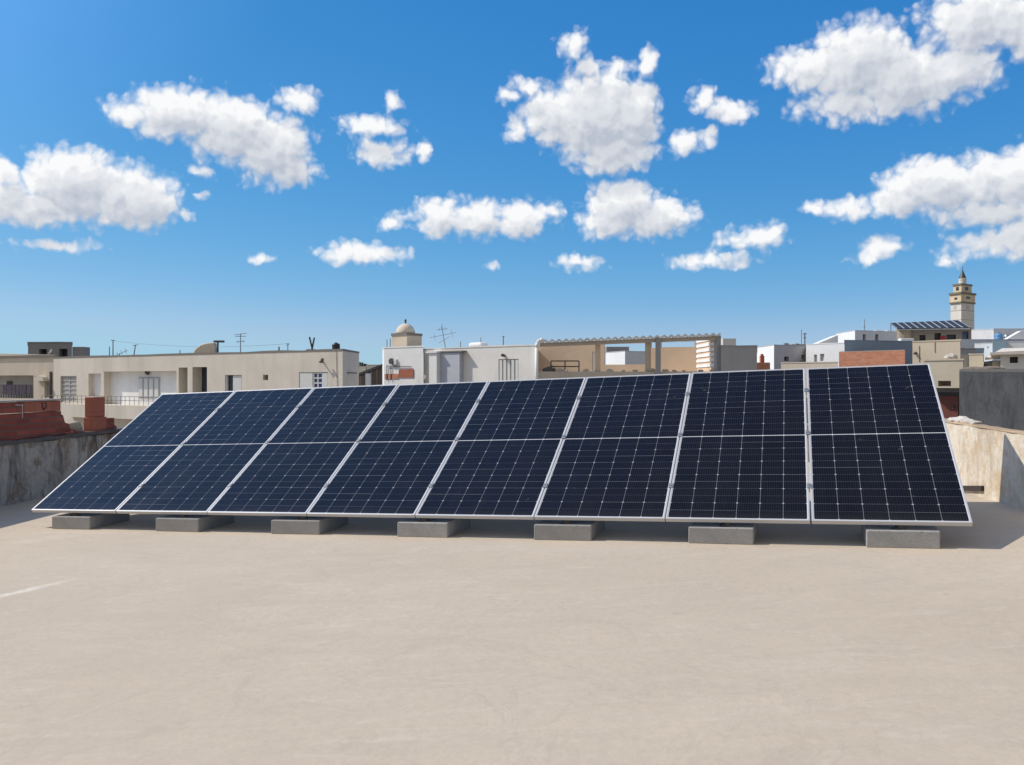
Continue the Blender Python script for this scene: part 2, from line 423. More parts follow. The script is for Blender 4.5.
cement_dark = stained_wall('dark_cement_render', (.34,.34,.345), (.15,.15,.155), (.22,.215,.205), .75, 0, 1)
def concrete_block_mat():
    m, nt, b = newmat('cast_concrete'); tc = nd(nt, 'ShaderNodeTexCoord'); o = tc.outputs['Object']
    oi = nd(nt, 'ShaderNodeObjectInfo')
    n1 = noise(nt, o, 6, 6, .65); n2 = noise(nt, o, 60, 4, .7); n3 = noise(nt, o, 26, 2, .5)
    c = mixc(nt, rng(nt, n1, .3, .7), (.29,.288,.28), (.41,.40,.385))
    c = mixc(nt, rng(nt, n2, .5, .75, 0, .5), c, (.18,.18,.18))
    c = mixc(nt, rng(nt, n3, .68, .74, 0, .7), c, (.12,.12,.12))
    c = mixc(nt, mth(nt, 'MULTIPLY', oi.outputs['Random'], .6), c, (.20,.19,.18))
    nt.links.new(c, b.inputs['Base Color']); b.inputs['Roughness'].default_value = .95
    bump(nt, n2, b, .5, .006)
    return m
conc = concrete_block_mat()

PW, PH, GAP = 1.146, 2.44, 0.008
LIP = .0145
def glass_mat():
    "two fields of 6 x 12 half cells under glass, white lines between the cells, small diamonds where the corners meet"
    m, nt, b = newmat('monocrystalline_cells'); tc = nd(nt, 'ShaderNodeTexCoord')
    s = nd(nt, 'ShaderNodeSeparateXYZ'); nt.links.new(tc.outputs['Object'], s.inputs[0])
    oi = nd(nt, 'ShaderNodeObjectInfo')
    x, y = s.outputs[0], s.outputs[1]
    mx = .0185; my = .020; mid = .0045
    cw = (PW-2*mx)/6; ch = (PH-2*my-2*mid)/24
    ix = mth(nt, 'DIVIDE', mth(nt, 'ADD', x, PW/2-mx), cw)
    ylo = mth(nt, 'DIVIDE', mth(nt, 'SUBTRACT', y, my), ch)
    yhi = mth(nt, 'DIVIDE', mth(nt, 'SUBTRACT', y, my+12*ch+2*mid), ch)
    up = mth(nt, 'GREATER_THAN', y, PH/2)
    iy = mth(nt, 'ADD', mth(nt, 'MULTIPLY', up, yhi), mth(nt, 'MULTIPLY', mth(nt, 'SUBTRACT', 1, up), ylo))
    def edge(i, size):   # distance in metres to the nearest cell border
        f = mth(nt, 'FRACT', i); d = mth(nt, 'MINIMUM', f, mth(nt, 'SUBTRACT', 1, f)); return mth(nt, 'MULTIPLY', d, size)
    ex = edge(ix, cw); ey = edge(iy, ch)
    lx = mth(nt, 'LESS_THAN', ex, .0018); ly = mth(nt, 'LESS_THAN', ey, .0012)
    # corner diamonds: every second row keeps its chamfered corners
    ey2 = edge(mth(nt, 'MULTIPLY', iy, .5), ch*2)
    dia = mth(nt, 'LESS_THAN', mth(nt, 'ADD', ex, ey2), .0108)
    inx = mth(nt, 'MULTIPLY', mth(nt, 'GREATER_THAN', ix, 0), mth(nt, 'LESS_THAN', ix, 6))
    iny = mth(nt, 'MULTIPLY', mth(nt, 'GREATER_THAN', iy, 0), mth(nt, 'LESS_THAN', iy, 12))
    inside = mth(nt, 'MULTIPLY', inx, iny)
    # fine silver fingers along the cells
    bus = mth(nt, 'LESS_THAN', edge(mth(nt, 'MULTIPLY', ix, 10), cw/10), .0006)
    # tone of each cell
    cell = nd(nt, 'ShaderNodeCombineXYZ'); nt.links.new(mth(nt, 'FLOOR', ix), cell.inputs[0])
    nt.links.new(mth(nt, 'ADD', mth(nt, 'FLOOR', iy), mth(nt, 'MULTIPLY', up, 40)), cell.inputs[1]); nt.links.new(mth(nt, 'MULTIPLY', oi.outputs['Random'], 91), cell.inputs[2])
    wn = nd(nt, 'ShaderNodeTexWhiteNoise'); nt.links.new(cell.outputs[0], wn.inputs[0])
    c = mixc(nt, wn.outputs['Value'], (.0028,.0033,.0074), (.0044,.0050,.0100))
    c = mixc(nt, mth(nt, 'MULTIPLY', bus, .35), c, (.10,.11,.13))
    # each row's line is a little stronger or weaker
    cr = nd(nt, 'ShaderNodeCombineXYZ'); nt.links.new(mth(nt, 'ROUND', iy), cr.inputs[0]); nt.links.new(mth(nt, 'FLOOR', mth(nt, 'MULTIPLY', ix, .34)), cr.inputs[1]); nt.links.new(mth(nt, 'MULTIPLY', oi.outputs['Random'], 37), cr.inputs[2])
    wr = nd(nt, 'ShaderNodeTexWhiteNoise'); nt.links.new(cr.outputs[0], wr.inputs[0])
    ly = mth(nt, 'MULTIPLY', ly, rng(nt, mth(nt, 'POWER', wr.outputs['Value'], 3), 0, 1, .25, 1))
    line = mth(nt, 'MAXIMUM', mth(nt, 'MAXIMUM', mth(nt, 'MULTIPLY', lx, .34), mth(nt, 'MULTIPLY', ly, .45)), mth(nt, 'MULTIPLY', dia, .6))
    c = mixc(nt, line, c, (.50,.51,.53))
    c = mixc(nt, mth(nt, 'SUBTRACT', 1, inside), c, (.62,.63,.64))
    # thin dust film and a few dried splashes
    ofs = nd(nt, 'ShaderNodeVectorMath', operation='ADD'); nt.links.new(tc.outputs['Object'], ofs.inputs[0])
    rv = nd(nt, 'ShaderNodeCombineXYZ'); nt.links.new(mth(nt, 'MULTIPLY', oi.outputs['Random'], 53), rv.inputs[0]); nt.links.new(mth(nt, 'MULTIPLY', oi.outputs['Random'], 31), rv.inputs[1]); nt.links.new(rv.outputs[0], ofs.inputs[1])
    ov = ofs.outputs[0]
    d1 = noise(nt, ov, 2.0, 6, .6); d2 = noise(nt, mapping(nt, ov, (1,.25,1)), 9, 5, .65); d3 = noise(nt, ov, 7, 3, .55)
    dust = mth(nt, 'ADD', rng(nt, d1, .4, .75, 0.001, .009), rng(nt, d2, .55, .8, 0, .011))
    low = rng(nt, mth(nt, 'ADD', y, mth(nt, 'MULTIPLY', d2, .08)), .05, .16, .022, 0)          # dirt gathered above the lower frame
    dust = mth(nt, 'ADD', mth(nt, 'ADD', dust, low), rng(nt, d3, .715, .75, 0, .07))           # and a few dried splashes
    c = mixc(nt, dust, c, (.45,.40,.34))
    nt.links.new(c, b.inputs['Base Color'])
    b.inputs['IOR'].default_value = 1.45; b.inputs['Specular IOR Level'].default_value = .14
    nt.links.new(rng(nt, d1, .3, .7, .11, .22), b.inputs['Roughness'])
    return m
cells = glass_mat()

# ------------------------------------------------------------------ ground
def earth_mat():
    m, nt, b = newmat('dusty_street_ground'); tc = nd(nt, 'ShaderNodeTexCoord'); o = tc.outputs['Object']
    c = mixc(nt, noise(nt, o, .05, 6, .6), (.20,.17,.14), (.32,.28,.23)); nt.links.new(c, b.inputs['Base Color']); b.inputs['Roughness'].default_value = .95
    return m
STREET = -7.6
q = MB(); n = 24; R = 5000
for i in range(n):
    for j in range(n):
        a0 = -R+2*R*i/n; a1 = -R+2*R*(i+1)/n; b0 = -R+2*R*j/n; b1 = -R+2*R*(j+1)/n
        q.quad((a0,b0,STREET),(a1,b0,STREET),(a1,b1,STREET),(a0,b1,STREET))
bmesh.ops.remove_doubles(q.bm, verts=q.bm.verts, dist=.01)
tag(q.build('ground', earth_mat()), kind='structure')

# roof we stand on
LW0 = ground_px(0, 507); LDIR = Vector((.16, .987)).normalized()
def lw(y): return LW0.x+(y-LW0.y)*LDIR.x/LDIR.y
RX = 4.765
BACK_L = (lw(15.6), 15.6); BACK_R = (RX, 12.2)
q = MB()
xs = 14
for i in range(xs):
    for j in range(20):
        def pt(a, b):
            yl = -9+(BACK_L[1]+9)*b; yr = -9+(BACK_R[1]+9)*b
            xl, xr = lw(yl)-.1, RX+.1
            x = xl+(xr-xl)*a; y = yl+(yr-yl)*a
            return (x, y, G(x, y))
        q.quad(pt(i/xs, j/20), pt((i+1)/xs, j/20), pt((i+1)/xs, (j+1)/20), pt(i/xs, (j+1)/20))
bmesh.ops.remove_doubles(q.bm, verts=q.bm.verts, dist=.001)
tag(q.build('roof_floor', roof_mat()), kind='structure')
q = MB()
foot = [(lw(-9)-.2,-9.1), (RX+.2,-9.1), (RX+.2,BACK_R[1]+.1), (lw(15.6)-.2,15.7)]
q.prism([(x,y,STREET) for x,y in foot], (0,0,1))
bot = q.bm.verts[:]
for v in bot:
    if v.co.z > STREET+.5: v.co.z = G(v.co.x, v.co.y)-.03
own = q.build('house_body', beige2)
own['label'] = 'house under the beige roof terrace that carries the row of solar panels'; own['category'] = 'house'

# ------------------------------------------------------------------ parapets
def wall_strip(fr, u0, u1, thick, zt, n=40, seed=1, amp=.012, sink=.05, segz=4):
    "wall following the roof slope with a slightly uneven top; zt(u) is its top"
    rnd = random.Random(seed); q = MB(); bm = q.bm
    rows = []
    for i in range(n+1):
        u = u0+(u1-u0)*i/n; j = rnd.uniform(-amp, amp); dj = rnd.uniform(-amp, amp)*.5
        x0, y0 = fr.at(u, 0); x1, y1 = fr.at(u, -thick)
        rows.append([bm.verts.new((*fr.at(u, dj*.3), G(x0,y0)-sink)), bm.verts.new((*fr.at(u, dj), zt(u)+j)),
                     bm.verts.new((*fr.at(u, -thick+dj), zt(u)+j*.6)), bm.verts.new((x1, y1, G(x1,y1)-sink))])
    for a, b in zip(rows[:-1], rows[1:]):
        for k in range(3): bm.faces.new([a[k], b[k], b[k+1], a[k+1]])
        bm.faces.new([a[3], b[3], b[0], a[0]])
    bm.faces.new(rows[0]); bm.faces.new(rows[-1][::-1])
    return q
lf = Fr((lw(2), 2), (lw(15.6), 15.6))
uA, zA = lf.uz(0, 442); uB, zB = lf.uz(121, 428.5)
def lz(u): return zA+(zB-zA)*(u-uA)/(uB-uA)
r = empty('parapet_wall', (*lf.at(uA), G(*lf.at(uA))), 'mould stained grey parapet wall with dark coping along the left side of the roof', 'wall')
wall_strip(lf, 0, lf.L, .24, lambda u: lz(u)-.055, 60, 2).build('wall_body', wall_left_m, r)
q = wall_strip(lf, 0, lf.L, .30, lz, 90, 3, .012)
for v in q.bm.verts:
    pass
# coping: a thin slab on top of the wall, slightly proud of it
q.bm.free(); q = MB(); rnd = random.Random(5); rows = []
for i in range(91):
    u = lf.L*i/90; j = rnd.uniform(-.012,.012); d = .03+rnd.uniform(-.012,.012)
    rows.append([q.bm.verts.new(lf.p3(u, d, lz(u)-.055+.004)), q.bm.verts.new(lf.p3(u, d-.008, lz(u)+j)), q.bm.verts.new(lf.p3(u, -.27, lz(u)+j*.5)), q.bm.verts.new(lf.p3(u, -.27, lz(u)-.05))])
for a, b in zip(rows[:-1], rows[1:]):
    for k in range(4): q.bm.faces.new([a[k], b[k], b[(k+1)%4], a[(k+1)%4]])
q.bm.faces.new(rows[0]); q.bm.faces.new(rows[-1][::-1])
q.build('coping', coping_dark, r)

rf = Fr((RX, BACK_R[1]), (RX, 3.0))            # far to near, faces left
uC, zC = rf.uz(948.7, 420.8); uD, zD = rf.uz(1024, 432.5)
def rz(u): return zC+(zD-zC)*(u-uC)/(uD-uC)
r = empty('parapet_wall', (*rf.at(uC), G(*rf.at(uC))), 'rust streaked whitish parapet wall half in shadow, right of the last panel', 'wall')
wall_strip(rf, 0, rf.L, .11, lambda u: rz(u)-.019, 60, 6, .004).build('wall_body', wall_right_m, r)
q = MB(); rnd = random.Random(8); rows = []
for i in range(81):
    u = rf.L*i/80; j = rnd.uniform(-.012,.012); d = .008+rnd.uniform(-.008,.008)
    rows.append([q.bm.verts.new(rf.p3(u, d, rz(u)-.018)), q.bm.verts.new(rf.p3(u, d-.01, rz(u)+j)), q.bm.verts.new(rf.p3(u, -.12, rz(u)+j*.5)), q.bm.verts.new(rf.p3(u, -.12, rz(u)-.05))])
for a, b in zip(rows[:-1], rows[1:]):
    for k in range(4): q.bm.faces.new([a[k], b[k], b[(k+1)%4], a[(k+1)%4]])
q.bm.faces.new(rows[0]); q.bm.faces.new(rows[-1][::-1])
q.build('coping', coping_tan, r)
# dark raised strip low on the right wall
u0, z0 = rf.uz(962, 488.5); u1, z1 = rf.uz(984, 488.5)
q = MB()
q.hexa([rf.p3(u0,.001,z0-.022), rf.p3(u0,.028,z0-.022), rf.p3(u1,.028,z1-.026), rf.p3(u1,.001,z1-.026),
        rf.p3(u0,.001,z0+.03), rf.p3(u0,.028,z0+.03), rf.p3(u1,.028,z1+.028), rf.p3(u1,.001,z1+.028)])
tag(q.build('dark_strip', plain('dark_strip_brown', (.040,.032,.027), .9, 0, .35, 14), None, rf.p3(u0,0,z0)), 'dark raised batten fixed low on the whitish right parapet', 'strip')

bf = Fr(BACK_L, BACK_R)
q = wall_strip(bf, .02, bf.L-.02, .2, lambda u: G(*bf.at(u))+.55, 40, 9)
tag(q.build('parapet_wall', wall_left_m, None, (*bf.at(bf.L/2), G(*bf.at(bf.L/2)))), 'low grey parapet wall behind the row of solar panels', 'wall')

# rubble on the right wall
q = MB()
for k, (px, s) in enumerate(((948,.09),(954,.12),(960,.11),(965,.07))):
    u, _ = rf.uz(px, 418); q.rock(rf.p3(u, -.09, rz(u)+s*.08), (.08, s*1.5, s*.48), 20+k)
tag(q.build('rubble_pile', rubble_m, None, rf.p3(rf.uz(956,418)[0], -.12, rz(rf.uz(956,418)[0]))), 'small heap of white plaster rubble on top of the right parapet', 'rubble')

# ---- red brick wall and other things standing on the left parapet
def lu(px, back=.1): return lf.uz(px, 420, back)[0]
ua, ub, uc, ud = 0.2, lu(58), lu(66), lu(73)
def zt(px, py, back=.1): return lf.uz(px, py, back)[1]
prof = [(ua, lz(ua)+.004), (ud, lz(ud)+.004), (ud, lz(ud)+.05), (uc+.03, lz(uc)+.07), (uc, lz(uc)+.15), (lu(62), lz(uc)+.17), (lu(60), lz(ub)+.28), (ub, lz(ub)+.30), (ub, zt(58,411)), (ua, zt(58,411)+(ua-ub)*.012)]
r = empty('brick_wall', (*lf.at(lu(30), -.1), lz(lu(30))), 'broken off red brick wall standing on the left parapet', 'wall')
MB().prism([lf.p3(u, -.05, z) for u, z in prof], Vector((-lf.n.x*.13, -lf.n.y*.13, 0))).build('brick_course', brick_near, r)
ztop = zt(58, 400.5); zlow = zt(58, 411)
uS = lu(21)
q = MB(); q.hexa([lf.p3(uS,-.052,zlow+.004), lf.p3(ub-.005,-.052,zlow+.004), lf.p3(ub-.005,-.17,zlow+.004), lf.p3(uS,-.17,zlow+.004),
                  lf.p3(uS,-.052,ztop), lf.p3(ub-.005,-.052,ztop), lf.p3(ub-.005,-.17,ztop), lf.p3(uS,-.17,ztop)])
q.build('clay_block', brick_smooth, r, bevel=.006)
q = MB(); q.hexa([lf.p3(ua,-.046,zlow-.012), lf.p3(uS-.006,-.046,zlow+.004), lf.p3(uS-.006,-.175,zlow+.004), lf.p3(ua,-.175,zlow-.012),
                  lf.p3(ua,-.046,ztop-.03), lf.p3(uS-.006,-.046,ztop-.006), lf.p3(uS-.006,-.175,ztop-.006), lf.p3(ua,-.175,ztop-.03)])
q.build('brick_course', brick_near, r)
q = MB(); q.hexa([lf.p3(ua,-.035,ztop-.026), lf.p3(ub+.01,-.035,ztop+.004), lf.p3(ub+.01,-.19,ztop+.004), lf.p3(ua,-.19,ztop-.026),
                  lf.p3(ua,-.035,ztop-.001), lf.p3(ub+.01,-.035,ztop+.026), lf.p3(ub+.01,-.19,ztop+.026), lf.p3(ua,-.19,ztop-.001)])
q.build('capping', stained_wall('pale_mortar_cap', (.52,.48,.43), (.3,.26,.22), (.35,.25,.2), .5, 0, 1), r)
# dark open U shaped mark and pale mortar smear on the brick face
q = MB(); cu = lu(41); hw = .045; zt2 = ztop-.02; zb2 = zlow+.035
for a, b in (((cu-hw, zt2), (cu-hw+.006, zb2+.03)), ((cu-hw+.006, zb2+.03), (cu-.012, zb2)), ((cu-.012, zb2), (cu+hw*.7, zb2+.025)), ((cu+hw*.7, zb2+.025), (cu+hw, zt2-.03)), ((cu+hw*.1, zt2-.012), (cu+hw, zt2-.012))):
    q.tube(lf.p3(a[0], -.05, a[1]), lf.p3(b[0], -.05, b[1]), .010, .008, 6)
q.build('black_mark', black_plastic, r)
q = MB(); cu = lu(17)
for a, b, w in (((cu-.10, ztop-.04), (cu+.05, ztop-.05), .009), ((cu+.03, ztop-.03), (cu+.035, zlow-.07), .009), ((cu-.03, zlow), (cu+.09, zlow+.004), .007)):
    q.tube(lf.p3(a[0], -.046, a[1]), lf.p3(b[0], -.046, b[1]), w, w*.7, 6)
q.build('mortar_smear', plain('pale_mortar', (.50,.45,.42), .9), r)

u0, u1 = lu(89.5), lu(102)
r = empty('brick_pillar', (*lf.at((u0+u1)/2, -.11), lz((u0+u1)/2)), 'short orange clay brick pillar standing alone on the left parapet', 'pillar')
zb = lz(u0); z1 = zt(95, 417); z2 = zt(95, 397)
MB().fbox(lf, u0-.004, u1+.02, -.20, -.03, zb-.02, z1).build('brick_footing', brick_smooth, r, bevel=.008)
q = MB(); q.fbox(lf, u0, u1, -.185, -.045, z1+.002, z2)
q.build('brick_shaft', brick_mat('orange_hollow_block', (.40,.13,.08), (.36,.115,.07), (.22,.08,.06), .5, .21, 0, .004), r, bevel=.012)
u2 = lu(111.5)
q = MB(); q.fbox(lf, u1+.026, u2, -.19, -.05, lz(u1)-.015, zt(107, 418)); q.rock(lf.p3(u2+.05,-.11,lz(u2)+.02),(.06,.09,.05),3)
tag(q.build('broken_brick', brick_near, None, lf.p3(u1, -.12, lz(u1))), 'broken dark red brick against the foot of the orange pillar', 'brick')
q = MB(); um = lu(77)
pr = [(lu(68), -.02), (lu(84), -.02), (lu(83.5), .07), (lu(80.5), .17), (lu(70), .15), (lu(67.5), .09)]
q.prism([lf.p3(u, -.10, lz(um)+z) for u, z in pr], Vector((-lf.n.x*.16, -lf.n.y*.16, 0)))
tag(q.build('plaster_lump', tan_rock, None, lf.p3(um, -.12, lz(um)), bevel=.03), 'tan lump of plaster on the left parapet between brick wall and brick pillar', 'rubble')
q = MB()
for k, (px, s) in enumerate(((66,.045),(69.5,.03),(73,.04),(78,.03),(62,.035))):
    u = lu(px); q.rock(lf.p3(u, -.03-.01*k%.03, lz(u)+s*.5), (s*.9, s*1.4, s*.8), 40+k)
tag(q.build('brick_rubble', brick_smooth, None, lf.p3(lu(68), -.05, lz(lu(68)))), 'broken orange brick crumbs at the end of the red brick wall', 'rubble')

# ------------------------------------------------------------------ solar array
RM = Matrix(((.9457,.2599,-.1952),(-.3229,.8192,-.4740),(.0367,.5113,.8586)))
x_ = RM.col[0].normalized(); y_ = (RM.col[1]-x_*RM.col[1].dot(x_)).normalized(); z_ = x_.cross(y_)
RM = Matrix((x_, y_, z_)).transposed()
T0 = Vector((-.900, 8.039, -1.225+EYE))
def A(x, y, z=0): return RM @ Vector((x, y, z))+T0
DEP = .035
def frame_mb():
    q = MB(); w = PW/2
    q.box(-w, w, 0, LIP, -DEP, 0); q.box(-w, w, PH-LIP, PH, -DEP, 0)
    q.box(-w, -w+LIP, LIP, PH-LIP, -DEP, 0); q.box(w-LIP, w, LIP, PH-LIP, -DEP, 0)
    return q
def panel_glass():
    q = MB(); w = PW/2-LIP+.001; n = 1
    q.box(-w, w, LIP-.001, PH-LIP+.001, -.009, -.0025); return q
POS = ['leftmost solar panel of the large row, its end beside the mould stained wall',
 'second solar panel from the left end of the large row',
 'third solar panel from the left end of the large row',
 'fourth solar panel from the left end of the large row',
 'fourth solar panel from the right end of the large row, below the pergola\'s left half',
 'third solar panel from the right end of the large row, below the pergola\'s right half',
 'second solar panel from the right end of the large row',
 'rightmost and nearest solar panel of the large row, beside the whitish parapet']
panels = []
for i in range(8):
    xc = (i-3.5)*(PW+GAP)+(.006 if i == 7 else -.006 if i == 0 else 0)
    r = bpy.data.objects.new('solar_panel', None); COL.objects.link(r); r.empty_display_size = .3
    jx, jy = random.uniform(-.0022,.0022), random.uniform(-.0022,.0022)
    rot = RM @ Matrix.Rotation(jx, 3, 'X') @ Matrix.Rotation(jy*.6, 3, 'Y')
    r.matrix_world = Matrix.Translation(A(xc, 0)) @ rot.to_4x4()
    tag(r, POS[i], 'solar panel', 'solar panels in the large row')
    if i == 0:
        parts = [frame_mb().build('frame', alu, r, bevel=.0015, local=True), panel_glass().build('cell_glass', cells, r, local=True)]
        q = MB(); w = PW/2-LIP
        q.box(-w, w, PH/2-.0038, PH/2+.0038, -.0024, -.0012)
        parts.append(q.build('centre_strip', plain('white_backsheet_strip', (.60,.61,.63), .35, 0, .05), r, local=True))
        q = MB(); q.box(-w, w, LIP, PH-LIP, -.016, -.0095); parts.append(q.build('backsheet', plain('white_backsheet', (.6,.6,.6), .6), r, local=True))
        q = MB(); q.box(-.06,.06,PH/2-.05,PH/2+.05,-.04,-.017); parts.append(q.build('junction_box', black_plastic, r, local=True))
    else:
        for p in protos:
            c = p.copy(); COL.objects.link(c); c.parent = r
    if i == 0: protos = parts
    panels.append(r)
# clamps bridging the gaps
proto_c = None
CL = []
for i in range(9):
    for k, yy in enumerate((.45, 1.25, 2.0)):
        xc = (i-4)*(PW+GAP)
        q = None
        if i in (0, 8):
            continue
        if proto_c is None:
            q = MB(); q.box(-.018,.018,-.03,.03,.0005,.005); q.box(-.0028,.0028,-.03,.03,-.045,.0005); q.tube((0,0,.005),(0,0,.011),.007,.007,6)
            c = proto_c = q.build('mid_clamp', plain('dull_clamp_metal', (.30,.31,.32), .45, .6), None, local=True)
        else:
            c = proto_c.copy(); COL.objects.link(c)
        c.matrix_world = Matrix.Translation(A(xc, yy, .002)) @ RM.to_4x4()
        names = ['first','second','third','fourth','fifth','sixth','seventh']
        tag(c, '%s metal clamp in the %s seam from the left between large panels' % (('lowest','middle','topmost')[k], names[i-1]), 'clamp', 'clamps between the solar panels')

# concrete blocks: front and back under each support
NB = [(54.5,91),(158,199.5),(274,320),(400,448),(536.7,591.6),(691,753.5),(869,940)]
def row_x(px):
    # point of the front row line at pixel px
    a = (px-512)/F
    return (a*T0.y-T0.x)/(RM[0][0]-a*RM[1][0])
hd = Vector((-RM[1][0], RM[0][0], 0)).normalized()      # horizontal, away from the camera
rd = Vector((RM[0][0], RM[1][0], 0)).normalized()
names = ['leftmost','second from the left','third from the left','middle','third from the right','second from the right','rightmost']
def block(x, back, w, d, h, seed):
    rnd = random.Random(seed); c = A(x, 0); c = c+hd*back; c.z = G(c.x, c.y)
    yaw = rnd.uniform(-.02,.02); a = rd*math.cos(yaw)+hd*math.sin(yaw); b = Vector((-a.y, a.x, 0))
    q = MB(); pts = []
    for s, t in ((-.5,0),(.5,0),(.5,1),(-.5,1)):
        p = c+a*(w*s)+b*(d*t); pts.append(Vector((p.x, p.y, G(p.x,p.y)-.002)))
    q.hexa([*pts, *[p+Vector((0,0,h)) for p in pts]])
    return q, c
sup = []
for i, (a, b) in enumerate(NB):
    xa, xb = row_x(a), row_x(b); xm = (xa+xb)/2; w = xb-xa
    q, c = block(xm-.01, -.018, w+.02, .58, .136, 50+i)
    tag(q.build('concrete_block', conc, None, c, bevel=.008), '%s grey concrete block under the front edge of the large panel row' % names[i], 'concrete block', 'concrete blocks under the front edge of the large panel row')
    q, c2 = block(xm+.02, 1.35, w, .55, .136, 80+i)
    tag(q.build('concrete_block', conc, None, c2, bevel=.008), '%s concrete block in the shaded back line under the large panels' % names[i], 'concrete block', 'concrete blocks in the shaded back line')
    # aluminium triangle
    r = empty('support_frame', c+hd*.3+Vector((0,0,.136)), '%s aluminium triangle frame standing on concrete blocks under the panels' % names[i], 'support frame', 'aluminium triangles under the panels')
    e = DEP+.003
    p0 = A(xm, .03, -e-.02); p1 = A(xm, PH-.2, -e-.02)
    def bar(q, p0, p1, w=.02):
        d = (p1-p0).normalized(); s = x_*w; t = d.cross(x_).normalized()*w
        q.hexa([p0-s-t, p0+s-t, p0+s+t, p0-s+t, p1-s-t, p1+s-t, p1+s+t, p1-s+t])
    q = MB(); bar(q, p0, p1); q.build('sloped_rail', metal_grey, r)
    f = A(xm, 0)+hd*1.62; zf = G(f.x, f.y)+.136
    top = A(xm, PH-.45, -e-.045); 
    q = MB(); bar(q, Vector((top.x, top.y, zf)), top); q.build('leg', metal_grey, r)
    q = MB(); f0 = A(xm, 0)+hd*.10; bar(q, Vector((f0.x, f0.y, G(f0.x,f0.y)+.156)), Vector((f.x+hd.x*.2, f.y+hd.y*.2, zf+.02)), .018); q.build('base_rail', metal_grey, r)
    # front foot with its bolt, just visible under the edge
    f1 = A(xm-.05+.03*(i%3), .045, -e); zb1 = G(f1.x, f1.y)+.134; q = MB()
    q.tube((f1.x, f1.y, zb1), f1, .013, .013, 8); q.tube((f1.x, f1.y, zb1), (f1.x, f1.y, zb1+.016), .040, .032, 10); q.build('bolt', black_plastic, r)
    f2 = A(xm-.02+.03*(i%3), .04, -e); zb2 = G(f2.x, f2.y)+.134
    q = MB(); q.hexa([(f2.x-.03,f2.y-.02,zb2),(f2.x+.03,f2.y-.02,zb2),(f2.x+.03,f2.y+.05,zb2),(f2.x-.03,f2.y+.05,zb2),(f2.x-.018,f2.y-.01,f2.z),(f2.x+.018,f2.y-.01,f2.z),(f2.x+.018,f2.y+.04,f2.z+.01),(f2.x-.018,f2.y+.04,f2.z+.01)]); q.build('foot', metal_dark, r)

# ------------------------------------------------------------------ buildings
def facade(q, fr, L, z0, z1, holes, reveal, u_start=0.):
    us = sorted({u_start, L, *[h[0] for h in holes], *[h[1] for h in holes]})
    zs = sorted({z0, z1, *[h[2] for h in holes], *[h[3] for h in holes]})
    us = [u for u in us if u_start-1e-6 <= u <= L+1e-6]; zs = [z for z in zs if z0-1e-6 <= z <= z1+1e-6]
    for a, b in zip(us[:-1], us[1:]):
        for c, d in zip(zs[:-1], zs[1:]):
            mu, mz = (a+b)/2, (c+d)/2
            if any(h[0] < mu < h[1] and h[2] < mz < h[3] for h in holes): continue
            q.quad(fr.p3(a,0,c), fr.p3(b,0,c), fr.p3(b,0,d), fr.p3(a,0,d))
    for h in holes:
        a, b, c, d = h[:4]; rv = h[4] if len(h) > 4 else reveal
        q.quad(fr.p3(a,0,c), fr.p3(a,0,d), fr.p3(a,-rv,d), fr.p3(a,-rv,c))
        q.quad(fr.p3(b,0,d), fr.p3(b,0,c), fr.p3(b,-rv,c), fr.p3(b,-rv,d))
        q.quad(fr.p3(a,0,c), fr.p3(a,-rv,c), fr.p3(b,-rv,c), fr.p3(b,0,c))
        q.quad(fr.p3(a,0,d), fr.p3(b,0,d), fr.p3(b,-rv,d), fr.p3(a,-rv,d))
